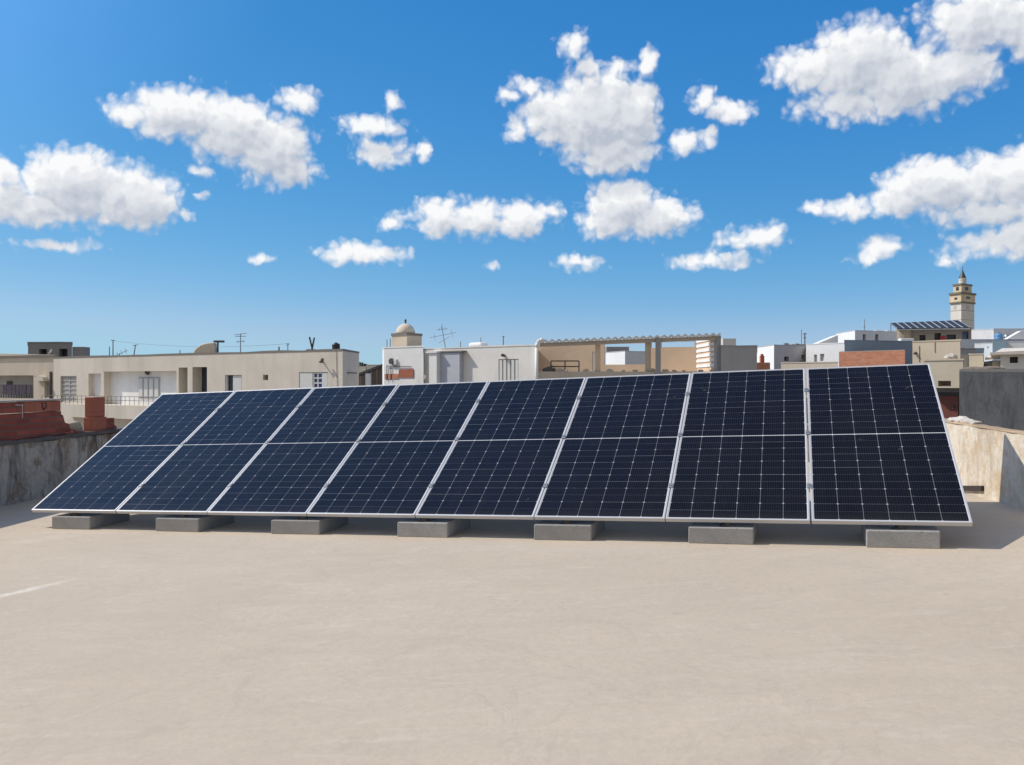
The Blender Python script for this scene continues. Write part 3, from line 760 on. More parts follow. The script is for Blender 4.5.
class B:
    """one building: front from pixel column px0 (distance D0) to px1 (D1); top at row ytop measured at px1 or px0.
    left: optional (px, D) of the far end of a visible left side wall"""
    def __init__(s, name, label, cat, px0, D0, px1, D1, ytop, mat, depth=6., at='r', left=None, right=None, roofmat=None, base=STREET,
                 holes=(), lholes=(), group=None, lip=.05, slab=.09, wallmat_left=None):
        p0, p1 = P(px0, D0), P(px1, D1); s.fr = Fr(p0, p1); s.base = base
        s.z1 = Z(ytop, D1 if at == 'r' else D0); s.mat = mat
        q0, q1 = Vector(P(px0+.1, D0+depth)), Vector(P(px1-.1, D1+depth))
        if left: q0 = Vector(P(*left)); q1 = Vector(p1)+q0-Vector(p0)
        if right: q1 = Vector(P(*right)); q0 = Vector(p0)+q1-Vector(p1)
        back = (q0+q1-Vector(p0)-Vector(p1))/2
        s.lf = Fr(q0, p0); s.rf = Fr(p1, q1)
        c = (Vector(p0)+Vector(p1))/2
        s.root = empty(name, (c.x, c.y, base), label, cat, group)
        q = MB(); H = []; s.open = []
        for h in holes:
            u0, za = s.fr.uz(h[0], h[3]); u1, zb = s.fr.uz(h[1], h[2]); zm = s.fr.uz((h[0]+h[1])/2, h[2])[1]; zn = s.fr.uz((h[0]+h[1])/2, h[3])[1]
            H.append((u0, u1, zn, zm, h[4] if len(h) > 4 else .18)); s.open.append(H[-1])
        facade(q, s.fr, s.fr.L, base, s.z1, H, .18)
        LH = []; s.lopen = []
        for h in lholes:
            u0, za = s.lf.uz(h[0], h[3]); u1, zb = s.lf.uz(h[1], h[2]); LH.append((u0, u1, (s.lf.uz(h[0],h[3])[1]+s.lf.uz(h[1],h[3])[1])/2, (s.lf.uz(h[0],h[2])[1]+s.lf.uz(h[1],h[2])[1])/2, .18)); s.lopen.append(LH[-1])
        ql = q if not wallmat_left else MB()
        facade(ql, s.lf, s.lf.L, base, s.z1, LH, .18)
        facade(q, s.rf, s.rf.L, base, s.z1, [], .18)
        facade(q, Fr(q1, q0), s.fr.L, base, s.z1, [], .18)
        q.build('wall', mat, s.root)
        if wallmat_left: ql.build('side_wall', wallmat_left, s.root)  # sunlit side: its brightness is put into a whiter colour
        q = MB(); a = s.fr; l = lip; dv = back.normalized(); e = s.fr.d
        corners = [Vector(p0)-e*l-dv*l, Vector(p1)+e*l-dv*l, q1+e*l+dv*l, q0-e*l+dv*l]
        rnd = random.Random(int(px0*7+ytop*13)); n = max(2, int(s.fr.L/1.3)); am = min(.028, slab*.35); rows = []
        for k in range(n+1):
            a0 = corners[0].lerp(corners[1], k/n); a1 = corners[3].lerp(corners[2], k/n); ja = rnd.uniform(-am, am)
            rows.append([q.bm.verts.new((*a0, s.z1+.002)), q.bm.verts.new((*a0, s.z1+slab+ja)), q.bm.verts.new((*a1, s.z1+slab+ja*.5)), q.bm.verts.new((*a1, s.z1+.002))])
        for ra, rb in zip(rows[:-1], rows[1:]):
            for k in range(4): q.bm.faces.new([ra[k], rb[k], rb[(k+1)%4], ra[(k+1)%4]])
        q.bm.faces.new(rows[0]); q.bm.faces.new(rows[-1][::-1])
        q.build('roof', roofmat or mat, s.root); s.top = s.z1+slab
    def pane(s, i, mat=darkblue, name='window', fr=None, hole=None, bars=None, barmat=None, inset=None):
        h = hole or s.open[i]; fr = fr or s.fr; rv = h[4]
        q = MB(); q.fbox(fr, h[0]-.02, h[1]+.02, -rv-.04, -rv+.012, h[2]-.02, h[3]+.02)
        o = q.build(name, mat, s.root)
        if bars:
            nx, nz = bars; q = MB(); t = .035; d0, d1 = -rv+.014, -rv+.05
            for k in range(nx+1):
                u = h[0]+(h[1]-h[0])*k/nx; u = min(max(u, h[0]+t), h[1]-t); q.fbox(fr, u-t, u+t, d0, d1, h[2]+.001, h[3]-.001)
            for k in range(nz+1):
                z = h[2]+(h[3]-h[2])*k/nz; z = min(max(z, h[2]+t), h[3]-t)
                for m in range(nx):
                    ua = h[0]+(h[1]-h[0])*m/nx; ub_ = h[0]+(h[1]-h[0])*(m+1)/nx
                    lo = ua+(2*t if m == 0 else t)+.001; hi = ub_-(2*t if m == nx-1 else t)-.001
                    q.fbox(fr, lo, hi, d0+.002, d1-.002, z-t, z+t)
            q.build('frame', barmat or shutter, o)
        return o
    def slab(s, name, mat, px0, px1, y0, y1, d0, d1, bevel=0, fr=None, parent=None):
        fr = fr or s.fr; u0 = fr.uz(px0, y0, -d1)[0]; u1 = fr.uz(px1, y0, -d1)[0]; m = (px0+px1)/2
        return MB().fbox(fr, u0, u1, d0, d1, fr.uz(m, y1, -d1)[1], fr.uz(m, y0, -d1)[1]).build(name, mat, parent or s.root, bevel=bevel)
    def on_roof(s, px, back=1.):
        u = s.fr.uz(px, 380, back)[0]; x, y = s.fr.at(u, -back); return Vector((x, y, s.top))

def mast(pt, ytop, label, r=.03, arms=(), name='mast', mat=None, lean=0., cat='mast'):
    "a pole on a roof; arms: (height fraction, half length m, direction angle)"
    D = pt.y; zt_ = Z(ytop, D); m = mat or plain('weathered_pole_metal', (.20,.19,.18), .6, .2)
    top = Vector((pt.x+lean, pt.y, zt_))
    root = empty(name, pt, label, cat)
    MB().tube(pt-Vector((0,0,.004)), top, r, r*.8, 8).build('pole', m, root)
    for (f, hl, ang, *rest) in arms:
        c = pt.lerp(top, f); a = Vector((math.cos(ang), .25*math.sin(ang), math.sin(ang)*.9)); q = MB()
        q.tube(c-a*hl, c+a*hl, r*.6, r*.6, 6)
        if rest:
            for k in range(rest[0]):
                e = c-a*hl+a*(2*hl)*(k+.5)/rest[0]; b = Vector((-a.z, .3, a.x)).normalized()*hl*.35; q.tube(e-b, e+b, r*.4, r*.4, 6)
        q.build('arm', m, root)
    return root
def dish(c, r, aim, label, mat=dishmat, post=None):
    root = empty('satellite_dish', post if post is not None else c, label, 'satellite dish')
    aim = Vector(aim).normalized(); x = aim.orthogonal().normalized(); y = aim.cross(x)
    q = MB(); rings = []
    for k in range(7):
        rr = r*k/6; dz = .38*rr*rr/r
        rings.append([q.bm.verts.new(Vector(c)+aim*dz+(x*math.cos(t)+y*math.sin(t))*rr) for t in [2*math.pi*i/24 for i in range(24)]] if k else [q.bm.verts.new(Vector(c))])
    for k in range(1, 7):
        for i in range(24):
            if k == 1: q.bm.faces.new([rings[0][0], rings[1][i], rings[1][(i+1)%24]])
            else: q.bm.faces.new([rings[k-1][i], rings[k][i], rings[k][(i+1)%24], rings[k-1][(i+1)%24]])
    o = q.build('reflector', mat, root, smooth=True); so = o.modifiers.new('thick', 'SOLIDIFY'); so.thickness = .03
    MB().tube(Vector(c)+aim*.38*r, Vector(c)+aim*r*1.0, .025, .02, 6).build('feed_arm', metal_dark, root)
    if post is not None: MB().tube(post, Vector(c)-aim*.04, .05, .05, 8).build('post', metal_dark, root)
    return root

# ---- far left: beige house with recessed balcony
b = B('apartment_house', 'beige house at the far left edge with a recessed laundry balcony', 'house', -70, 58, 53, 52.7, 356.8, beige, depth=9, roofmat=roof_edge, lip=.15, slab=.12,
      holes=[(-30, 33.5, 375.5, 398, .8), (44.5, 50.5, 381, 397.5, .2)])
MB().prism([b.fr.p3(-.1,.0,b.top+.001), b.fr.p3(b.fr.L,.0,b.top+.001), b.fr.p3(b.fr.L,.0,b.top+.02), b.fr.p3(b.fr.uz(0,354)[0],.0,b.fr.uz(0,353.6)[1]), b.fr.p3(-.1,.0,b.fr.uz(0,353.6)[1]+.3)], Vector((-b.fr.n.x*.25,-b.fr.n.y*.25,0))).build('parapet', beige, b.root)
b.pane(0, offwhite, 'balcony_back_wall'); b.pane(1, metal_dark, 'window', bars=(3,1), barmat=shutter2)
h = b.open[0]
MB().fbox(b.fr, b.fr.uz(7.5,385,.78)[0], b.fr.uz(12.5,385,.78)[0], -.77, -.72, b.fr.uz(10,394,.78)[1], b.fr.uz(10,381,.78)[1]).build('window', metal_dark, b.root)
q = MB(); u0 = h[0]+.02; u1 = h[1]-.02
for k in range(26):
    u = u0+(u1-u0)*k/25; q.fbox(b.fr, u-.015, u+.015, -.10, -.07, h[2]-.0, h[2]+.78)
q.fbox(b.fr, u0, u1, -.12, -.05, h[2]+.78, h[2]+.83); q.build('railing', metal_dark, b.root)
q = MB(); rnd = random.Random(3); u = b.fr.uz(2,394)[0]
while u < h[1]-.4:
    w = rnd.uniform(.3,.6); q.fbox(b.fr, u, u+w, -.045, -.02, h[2]+.84-rnd.uniform(.45,.7), h[2]+.845); u += w+rnd.uniform(.02,.1)
tag(q.build('laundry', cloth_purple, None, b.fr.p3(u,-.03,h[2]+.8)), 'dark washing hung over the recessed balcony rail of the far left house', 'laundry')
q = MB(); u0 = b.fr.uz(39.5,380)[0]; u1 = b.fr.uz(48.5,380)[0]; zc = b.fr.uz(44,381)[1]; rad = (u1-u0)/2; cu = (u0+u1)/2
pts = [b.fr.p3(cu+rad*math.cos(t), 0.01, zc+rad*.8*math.sin(t)) for t in [math.pi*i/12 for i in range(13)]]
q.prism(pts, Vector((b.fr.n.x*.35, b.fr.n.y*.35, 0))); q.build('window_hood', beige2, b.root)
u = b.fr.uz(51.6, 380)[0]
MB().tube(b.fr.p3(u,.06,b.fr.uz(51.6,400)[1]-4), b.fr.p3(u,.06,b.z1-.9), .07,.07,8).build('drainpipe', metal_dark, b.root)
b.slab('wall_lamp', black_plastic, 35, 36.8, 376.3, 378.8, 0.003, .12)

# ---- long beige house
lb = B('apartment_house', 'long beige house with white balcony recess, behind the left half of the panels', 'house', 53.3, 52.5, 342.6, 40, 350.8, beige2, depth=10, right=(359, 43.5), roofmat=roof_edge, lip=.02, slab=.08,
      holes=[(60.5, 76.5, 376, 402, .12), (104, 176.5, 371.2, 405, .42), (178.6, 187.5, 367.5, 396, .6), (192.5, 207, 367, 396, .6), (225, 241.5, 375, 396, .15),
             (263, 268, 374.8, 380, .25), (299, 328, 372.2, 394, .10), (88.5, 101, 373.5, 396, .3)])
# the roofline falls to the left in view only by distance; panes
lb.pane(0, shutter2, 'shutter', bars=(2,6), barmat=shutter2)
lb.pane(1, white2, 'balcony_back_wall')
for i in (2, 3): lb.pane(i, darkblue, 'window')
lb.pane(4, dark, 'window'); lb.slab('shutter', shutter, 233, 241, 375.4, 396, -.13, -.05)
lb.slab('shutter', shutter, 225.3, 227.2, 375.4, 396, -.13, -.05)
lb.pane(5, dark, 'window')
w = lb.pane(6, blueglass, 'window')
lb.slab('shutter', shutter, 299.5, 312.5, 372.6, 394, -.085, -.02); lb.slab('shutter', shutter, 322.5, 327.6, 372.6, 394, -.085, -.02)
q = MB()
for px in (313, 317.3, 321.8):
    u = lb.fr.uz(px, 380)[0]; q.fbox(lb.fr, u-.03, u+.03, -.085, -.04, lb.fr.uz(317,394)[1], lb.fr.uz(317,372.6)[1])
for y in (373.2, 378, 383, 388):
    z = lb.fr.uz(317, y)[1]; q.fbox(lb.fr, lb.fr.uz(313.6,380)[0], lb.fr.uz(321.2,380)[0], -.083, -.045, z-.03, z+.03)
q.build('frame', shutter, w)
lb.pane(7, white, 'porch_back_wall')
# window with pale shutters inside the balcony recess, lamp, railing, balcony slab
rec = lb.open[1]
u0 = lb.fr.uz(139,385,.40)[0]; u1 = lb.fr.uz(160,385,.40)[0]; z0 = lb.fr.uz(150,398,.40)[1]; z1 = lb.fr.uz(150,377,.40)[1]
w = MB().fbox(lb.fr, u0, u1, -.407, -.38, z0, z1).build('window', plain('grey_green_shutter', (.36,.40,.42), .5), lb.root)
q = MB()
for k in range(4):
    a = u0+(u1-u0)*(k+.12)/4; c = u0+(u1-u0)*(k+.80)/4; q.fbox(lb.fr, a, c, -.379, -.35, z0+.05, z1-.08)
q.build('shutter_leaf', shutter, w)
u = lb.fr.uz(147.5,373,.32)[0]; q = MB(); q.rock(lb.fr.p3(u,-.28,lb.fr.uz(147.5,373,.32)[1]), (.15,.12,.13), 4); q.tube(lb.fr.p3(u,-.40,lb.fr.uz(147.5,373,.32)[1]), lb.fr.p3(u,-.28,lb.fr.uz(147.5,373,.32)[1]), .04,.04,6)
q.build('lamp', metal_dark, lb.root)
q = MB(); u0 = lb.fr.uz(56,400)[0]; u1 = lb.fr.uz(172,400)[0]; zr = lb.fr.uz(120,396)[1]; zf = lb.fr.uz(120,405)[1]
for z in (zr, zr-.22): q.tube(lb.fr.p3(u0,.86,z), lb.fr.p3(u1,.86,z), .014,.014,6)
q2 = MB()
for k in range(28):
    u = u0+(u1-u0)*k/27; q.tube(lb.fr.p3(u,.86,zf-.02), lb.fr.p3(u,.86,zr), .012,.012,6)
q.build('railing', metal_dark, lb.root)
lb.slab('balcony_slab', beige2, 56, 172, 405.2, 418.5, .003, .95)
u = lb.fr.uz(324.5, 361)[0]; z = lb.fr.uz(324.5, 361)[1]
q = MB(); q.tube(lb.fr.p3(u-.08,0,z-.05), lb.fr.p3(u-.08,.25,z-.05), .04,.04,6); q.rock(lb.fr.p3(u+.08,.22,z+.06),(.10,.09,.08),6); q.tube(lb.fr.p3(u-.08,.22,z-.05), lb.fr.p3(u+.08,.22,z+.05), .03,.03,6)
q.build('wall_lamp', metal_dark, lb.root)
u = lb.rf.L*.25
MB().tube(lb.rf.p3(u,.02,lb.z1-1.0), lb.rf.p3(u+.9,.25,lb.z1-1.0), .03,.03,6).build('bracket', metal_dark, lb.root)
q = MB(); u = lb.fr.uz(338, 365)[0]; q.tube(lb.fr.p3(u,.02,lb.fr.uz(338,400)[1]), lb.fr.p3(u-.1,.02,lb.z1), .010,.010,6); q.build('cable', metal_dark, lb.root)

# things on its roof
c = lb.on_roof(205, 1.3)
dish(c+Vector((.35,0,.02)), 1.0, (-1,-.25,.55), 'large tan satellite dish seen edge on, on the long beige house roof', post=None) if False else None
def drum(c, label):
    "half round weathered dish lying against its post"
    root = empty('satellite_dish', c, label, 'satellite dish')
    q = MB(); D = c.y; w = 22/F*D; h = 11.5/F*D
    prof = [(0,0),(w*.02,h*.25),(w*.12,h*.52),(w*.3,h*.78),(w*.52,h*.93),(w*.78,h),(w*.94,h*.99),(w*.98,h*.5),(w,0)]
    q.prism([Vector((c.x-w*.5+x, c.y-.2, c.z-.003+z)) for x, z in prof], (0,.45,0)); q.build('reflector', dishmat, root, bevel=.06)
    q = MB(); q.tube((c.x+w*.56, c.y, c.z-.003), (c.x+w*.56, c.y, c.z+h*1.08), .05,.05,8); q.tube((c.x+w*.56-.22, c.y, c.z+h*1.1), (c.x+w*.56+.35, c.y, c.z+h*1.1), .06,.06,8); q.build('post', metal_dark, root)
drum(lb.on_roof(205.5, 1.3), 'large tan half round satellite dish with its post on the long beige house roof')
mast(lb.on_roof(240.5,1.5), 333.5, 'television aerial with two crossbars behind the tan satellite dish', .025, ((.86,.28,0),(.60,.22,.1,3),(.97,.32,.15)), name='aerial', cat='aerial')
mast(lb.on_roof(113,1), 340, 'tallest of the thin dark poles near the balcony recess of the long beige house', .035, ((.98,.12,0),))
mast(lb.on_roof(109.4,1), 346.5, 'short thin pole left beside the tallest pole on the long beige house', .03)
mast(lb.on_roof(133.8,1), 344.8, 'bent dark pole on the roof above the white balcony recess', .035, ((.98,.16,.2),), lean=.1)
r = mast(lb.on_roof(119.5,1), 353.5, 'low slanting aerial between the poles on the long beige house', .03, ((.95,.5,.45,4),), name='aerial', cat='aerial')
mast(lb.on_roof(180,1), 350.0, 'stubby rod above the two dark openings of the long beige house', .03)
mast(lb.on_roof(279,1), 346.6, 'stubby post in the middle of the long beige house roof', .045)
mast(lb.on_roof(287.8,1), 343.3, 'thin aerial pole left of the forked posts on the beige roof', .022, ((.95,.09,0),(.8,.07,.3)), name='aerial', cat='aerial')
c = lb.on_roof(311.5,1); root = empty('forked_post', c, 'pair of dark posts set in a fork at the right end of the beige roof', 'post')
q = MB(); q.tube(c+Vector((.06,0,0)), (c.x-.10, c.y, Z(337,c.y)), .045,.04,8); q.build('post', metal_dark, root)
q = MB(); q.tube(c+Vector((-.02,.1,0)), (c.x+.14, c.y, Z(337.6,c.y)), .045,.04,8); q.build('post', metal_dark, root)
MB().box(c.x-.22,c.x+.2,c.y-.15,c.y+.15,c.z-.003,c.z+.08).build('base', blockgrey, root)
c = lb.on_roof(336,.8); root = empty('water_tank', c, 'small black water tank at the right corner of the beige roof', 'tank')
MB().lathe(c, [(.15,0),(.19,.03),(.19,.26),(.16,.31),(.06,.33)], 16).build('tank_body', black_plastic, root)
MB().lathe(c+Vector((0,0,.331)), [(.07,0),(.07,.03)], 12).build('lid', black_plastic, root)

pa = lb.on_roof(113,1); pb_ = lb.on_roof(287.8,1); pa.z = Z(340.6, pa.y); pb_.z = Z(343.6, pb_.y); q = MB(); N_ = 16
pts = [pa.lerp(pb_, k/N_)-Vector((0,0,.25*4*(k/N_)*(1-k/N_))) for k in range(N_+1)]; q.path(pts, .008, 5)
tag(q.build('aerial_cable', plain('grey_cable', (.2,.2,.2), .7), None, pa), 'thin cable strung between aerial poles over the long beige house roof', 'cable')
# grey unfinished block far behind
fb = B('concrete_house', 'unfinished grey concrete house rising behind the roofs at far left', 'house', 28, 78, 72, 78, 342.8, blockgrey, depth=7, lip=.06, slab=.1,
       holes=[(39, 47, 349, 362, .6), (59, 67.5, 348.8, 362, .6)])
fb.pane(0, dark, 'window'); fb.pane(1, dark, 'window')
q = MB(); q.fbox(fb.fr, fb.fr.L+.003, fb.fr.uz(83.5,350)[0], -1.2, -.05, STREET, Z(346.8,78)); q.build('lower_wing', blockgrey, fb.root)
dc = Vector((*P(54.5, 49), 0)); bt = b.on_roof(49.5, 1.2)
dish(bt+Vector((.10,0,.17)), .24, (-.75,-.4,.5), 'small whitish satellite dish tipped up on the far left house roof', plain('white_dish_paint', (.6,.58,.54), .5), post=bt+Vector((.1,.1,0)))

# gap: dark sloping shed roof with a white post
r = empty('shed', (*P(371, 64), STREET), 'dark sloping shed roof in the gap left of the white house with dome', 'shed')
sf = Fr(P(358, 64), P(385, 64)); q = MB()
z_l = sf.uz(358, 374)[1]; z_r = sf.uz(385, 363)[1]; bt_ = STREET
q.prism([sf.p3(0,0,bt_), sf.p3(sf.L,0,bt_), sf.p3(sf.L,0,z_r-.2), sf.p3(0,0,z_l-.2)], Vector((0,4,0))); q.build('wall', stucco('brown_grey_render', (.17,.13,.10), .4), r)
q = MB(); q.hexa([sf.p3(-.1,.15,z_l-.19), sf.p3(sf.L,.15,z_r-.19), sf.p3(sf.L,-4.1,z_r-.19), sf.p3(-.1,-4.1,z_l-.19), sf.p3(-.1,.15,z_l), sf.p3(sf.L,.15,z_r), sf.p3(sf.L,-4.1,z_r), sf.p3(-.1,-4.1,z_l)]); q.build('roof', plain('dark_roof_sheets', (.10,.095,.09), .8), r)
q = MB()
for k in range(5):
    u = sf.L*(k+.5)/5; zz = z_l+(z_r-z_l)*(k+.5)/5; q.fbox(sf, u-.05, u+.05, .003, .08, zz-2.2, zz-.21)
q.build('slats', plain('grey_timber', (.22,.19,.16), .9), r)
q = MB(); q.fbox(sf, sf.uz(366.5,380)[0], sf.uz(371.5,380)[0], .09, .5, STREET, sf.uz(369,373.5)[1]); q.build('post', white, r)

# ---- white house with dome
dh = B('white_house', 'white house carrying a small beige dome, left of the pergola', 'house', 384, 46.8, 423, 45, 347, white, depth=8, left=(382.5, 49), lip=.03, slab=.06)
lw_ = B('white_house', 'low white house with a louvred window between dome and pergola', 'house', 423.5, 45.6, 538, 41, 345.5, stucco('warm_white_plaster', (.73,.71,.67), .3), depth=8, lip=.03, slab=.06, at='r',
        holes=[(498.5, 518.5, 359, 381, .10)])
# turret and dome on the roof: part of the house
c = dh.on_roof(405.5, 2.2); D = c.y; hw = 12.3/F*D; z0 = dh.top-.004; z1 = Z(333.5, D)
tu = dh.fr.uz(405.5,380,2.2)[0]; q = MB(); q.fbox(dh.fr, tu-hw*.86, tu+hw*.86, -2.2-hw, -2.2+hw*.7, z0, z1-.14); q.build('turret', stucco('turret_plaster', (.60,.50,.38), .2), dh.root)
q = MB(); q.fbox(dh.fr, tu-hw*.9, tu+hw*.9, -2.2-hw*1.05, -2.2+hw*.75, z1-.138, z1); q.build('turret_cornice', roof_edge, dh.root)
R_ = 9.6/F*D; hh = 10.2/F*D
q = MB(); q.lathe((c.x, c.y, z1-.002), [(R_*a, hh*b_) for a, b_ in ((1,0),(1,.14),(.96,.30),(.88,.48),(.76,.65),(.60,.79),(.42,.89),(.24,.96),(.10,.99),(.02,1))], 24)
dm = q.build('dome', stucco('dome_plaster', (.66,.58,.46), .15), dh.root, smooth=True)
q = MB(); q.tube((c.x,c.y,z1+hh-.02), (c.x,c.y,z1+hh+.12), .06,.05,8); q.lathe((c.x,c.y,z1+hh+.10), [(.025,0),(.07,.04),(.07,.08),(.025,.14)], 10); q.build('finial', metal_dark, dm)
# meter box, pipes and brick patch on its front
f = dh.fr
q = MB(); u, z = f.uz(392.5, 361.3); q.tube(f.p3(u,.0,z), f.p3(u,.14,z), .16,.16,14); q.build('fan', metal_dark, dh.root)
q = MB(); q.fbox(f, f.uz(394.5,362)[0], f.uz(397.5,362)[0], .003, .1, f.uz(396,364.5)[1], f.uz(396,359.3)[1]); q.build('meter_box', shutter, dh.root)
dh.slab('brick_patch', brick_far, 384.6, 398.5, 373.8, 379.0, .003, .03)
dh.slab('brick_patch', brick_smooth, 398.7, 413.3, 369.2, 377.5, .003, .04)
q = MB()
for px in (387.5, 391.5):
    u, z = f.uz(px, 380); q.tube(f.p3(u,.05,z), f.p3(u,.05,f.uz(px,365.5)[1]), .02,.02,6)
u0 = f.uz(387.5,365.8)[0]; u1 = f.uz(412,366.5)[0]; z = f.uz(390,366)[1]
q.tube(f.p3(u0,.05,z), f.p3(u1,.05,z-.05), .02,.02,6); q.build('pipe', metal_dark, dh.root)
# pillar box, shaded panel and parts of the low white house
f = lw_.fr
lw_.slab('pillar', white2, 429, 436.6, 353, 392, .003, .55)
lw_.slab('pillar_cap', white2, 425.5, 436.8, 351.3, 352.9, .0035, .62)
lw_.slab('shade_panel', stucco('painted_wall_shade', (.46,.48,.54), .15), 437, 459.5, 352.6, 392, .0035, .30)  # blue grey colour imitates a shaded stretch of the wall
lw_.slab('shade_panel_cap', roof_edge, 437.2, 462, 350.8, 352.2, .0032, .36)
lw_.pane(0, shutter2, 'window')
h = lw_.open[0]; q = MB()
for k in range(5):
    a = h[0]+(h[1]-h[0])*(k+.18)/5; c_ = h[0]+(h[1]-h[0])*(k+.82)/5; q.fbox(f, a, c_, -.085, -.02, h[2], h[3]-.03)
q.build('shutter', shutter, lw_.root)
q = MB(); u, z = f.uz(504.5, 355.3); q.rock(f.p3(u,.1,z), (.13,.1,.09), 9); q.tube(f.p3(u,0,z), f.p3(u,.1,z), .03,.03,6); q.build('lamp', metal_dark, lw_.root)
q = MB(); u, z = f.uz(432.5, 377); q.tube(f.p3(u-.02,.552,z), f.p3(u-.02,.59,z), .11,.11,14); q.build('vent', shutter2, lw_.root)
# rounded parapet piece on its roof
q = MB(); u0 = f.uz(472,348,1)[0]; u1 = f.uz(485,348,1)[0]
q.fbox(f, u0, u1, -1.3, -.7, lw_.top-.002, Z(344.0, 43.5)+.12); q.build('roof_curb', white2, lw_.root, bevel=.1)
mast(lw_.on_roof(445.5,1.2), 326, 'crooked television aerial with spread arms on the low white house', .02, ((.98,.16,1.4),(.60,.70,.22,3),(.86,.3,.1,2),(.38,.35,.6)), lean=-.2, name='aerial', cat='aerial')
mast(lw_.on_roof(480.8,1.2), 337.5, 'thin pole in the middle of the low white house roof', .022)
mast(lw_.on_roof(503.3,1.2), 336, 'thicker short pole right of the middle on the low white house roof', .03, ((.96,.07,0),))
mast(lw_.on_roof(460.5,1.2), 341.5, 'small stub pipe nearest the crooked aerial on the low white roof', .025)
mast(dh.on_roof(387,.8), 339.5, 'left one of the two thin rods beside the beige dome turret', .025)
mast(dh.on_roof(390.3,.8), 338.5, 'right one of the two thin rods beside the beige dome turret', .025)

# ---- pergola terrace
pA, pB = P(535.5, 41), P(719.5, 41)
pf = Fr(pA, pB); c = Vector(pf.at(pf.L/2))
r = empty('pergola', (c.x, c.y, STREET), 'tan roof terrace with corrugated awning and white pole, behind the middle panels', 'pergola')
z_par = pf.uz(620, 371.5)[1]; z_roofL = Z(339.8, 41); z_roof = z_roofL
z_roofR = Z(332.6, 41)
floor_z = z_par-.75
def pbox(name, mat, px0, px1, d0, d1, z0, z1, back=None, bevel=0):
    bk = -d1 if back is None else back
    return MB().fbox(pf, pf.uz(px0,360,bk)[0], pf.uz(px1,360,bk)[0], d0, d1, z0, z1).build(name, mat, r, bevel=bevel)
MB().prism([(*P(536,41.03),STREET),(*P(719,41.03),STREET),(*P(718.5,50),STREET),(*P(536.5,50),STREET)], (0,0,floor_z-STREET)).build('storey_below', offwhite, r)
q = MB(); q.fbox(pf, .12, pf.L-.02, -.2, .02, floor_z+.003, z_par); q.build('parapet', stucco('pergola_parapet', (.52,.46,.38), .4), r)
q = MB(); rnd = random.Random(2)
for k in range(14):
    u = 1.0+k*.62+rnd.uniform(-.2,.2); s = rnd.uniform(.05,.12); q.rock(pf.p3(u,-.1,z_par+s*.5), (s*2,s,s), 60+k)
q.build('parapet_clutter', stucco('clutter_plaster', (.5,.44,.37), .4), r)
# corrugated roof sheet, wavy
q = MB(); nW = 26; per = pf.L*.985/nW; steps = 8
rows = []
for i in range(nW*steps+1):
    u = .12+per*i/steps; a = 2*math.pi*i/steps
    z = z_roofL+(z_roofR-z_roofL)*u/pf.L+.05*math.cos(a)
    rows.append([q.bm.verts.new(pf.p3(u, .18, z-.05)), q.bm.verts.new(Vector((pf.p3(u,.18,0).x*1.045, pf.p3(u,.18,0).y*1.045, z+.02)))])
for a, b2 in zip(rows[:-1], rows[1:]): q.bm.faces.new([a[0], b2[0], b2[1], a[1]])
o = q.build('corrugated_roof', plain('pale_fibre_cement', (.70,.68,.63), .8, 0, .3, 4), r); so = o.modifiers.new('thick','SOLIDIFY'); so.thickness = .085; so.offset = -1
def zroof(u): return z_roofL+(z_roofR-z_roofL)*u/pf.L
q = MB(); a = pf.p3(.2,-.02,zroof(.2)-.33); q.hexa([pf.p3(.2,.06,zroof(.2)-.34), pf.p3(pf.L-.1,.06,zroof(pf.L)-.34), pf.p3(pf.L-.1,-.10,zroof(pf.L)-.34), pf.p3(.2,-.10,zroof(.2)-.34),
     pf.p3(.2,.06,zroof(.2)-.16), pf.p3(pf.L-.1,.06,zroof(pf.L)-.16), pf.p3(pf.L-.1,-.10,zroof(pf.L)-.16), pf.p3(.2,-.10,zroof(.2)-.16)])
q.build('beam', stucco('beam_plaster', (.48,.41,.33), .3), r)
# back wall with openings, three metres in
bk = 3.0
wf = Fr(P(537.5,48.5), P(697.5,45.2)); sf_ = Fr(P(697,45.2), P(716.3,41.35))
bfz0, = (floor_z,)
def bu(px): return wf.uz(px, 360)[0]
def bz(px, py): return wf.uz(px, py)[1]
holes = [(bu(592), bu(599), floor_z+.6, bz(595,351.5)), (bu(604), bu(645.5), bz(625,364.5), bz(625,343.5)), (bu(651), bu(656.5), bz(653,348), bz(653,342)), (bu(661), bu(694.5), bz(678,347), bz(678,341.3))]
hs_ = [(*h, .2) for h in holes]
q = MB(); ztop = zroof(pf.L*.5)-.05
facade(q, wf, wf.L, floor_z, ztop, hs_, .2)
w2 = Fr(wf.at(wf.L,-.2), wf.at(0,-.2)); facade(q, w2, wf.L, floor_z, ztop, [(wf.L-h[1], wf.L-h[0], h[2], h[3], .0) for h in hs_], 0)
q.quad(wf.p3(0,0,ztop), wf.p3(wf.L,0,ztop), wf.p3(wf.L,-.2,ztop), wf.p3(0,-.2,ztop))
q.build('back_wall', tan, r)
h = hs_[0]; MB().fbox(wf, h[0]+.01, h[1]-.01, -.15, -.1, h[2]+.003, h[3]-.01).build('door', white2, r)
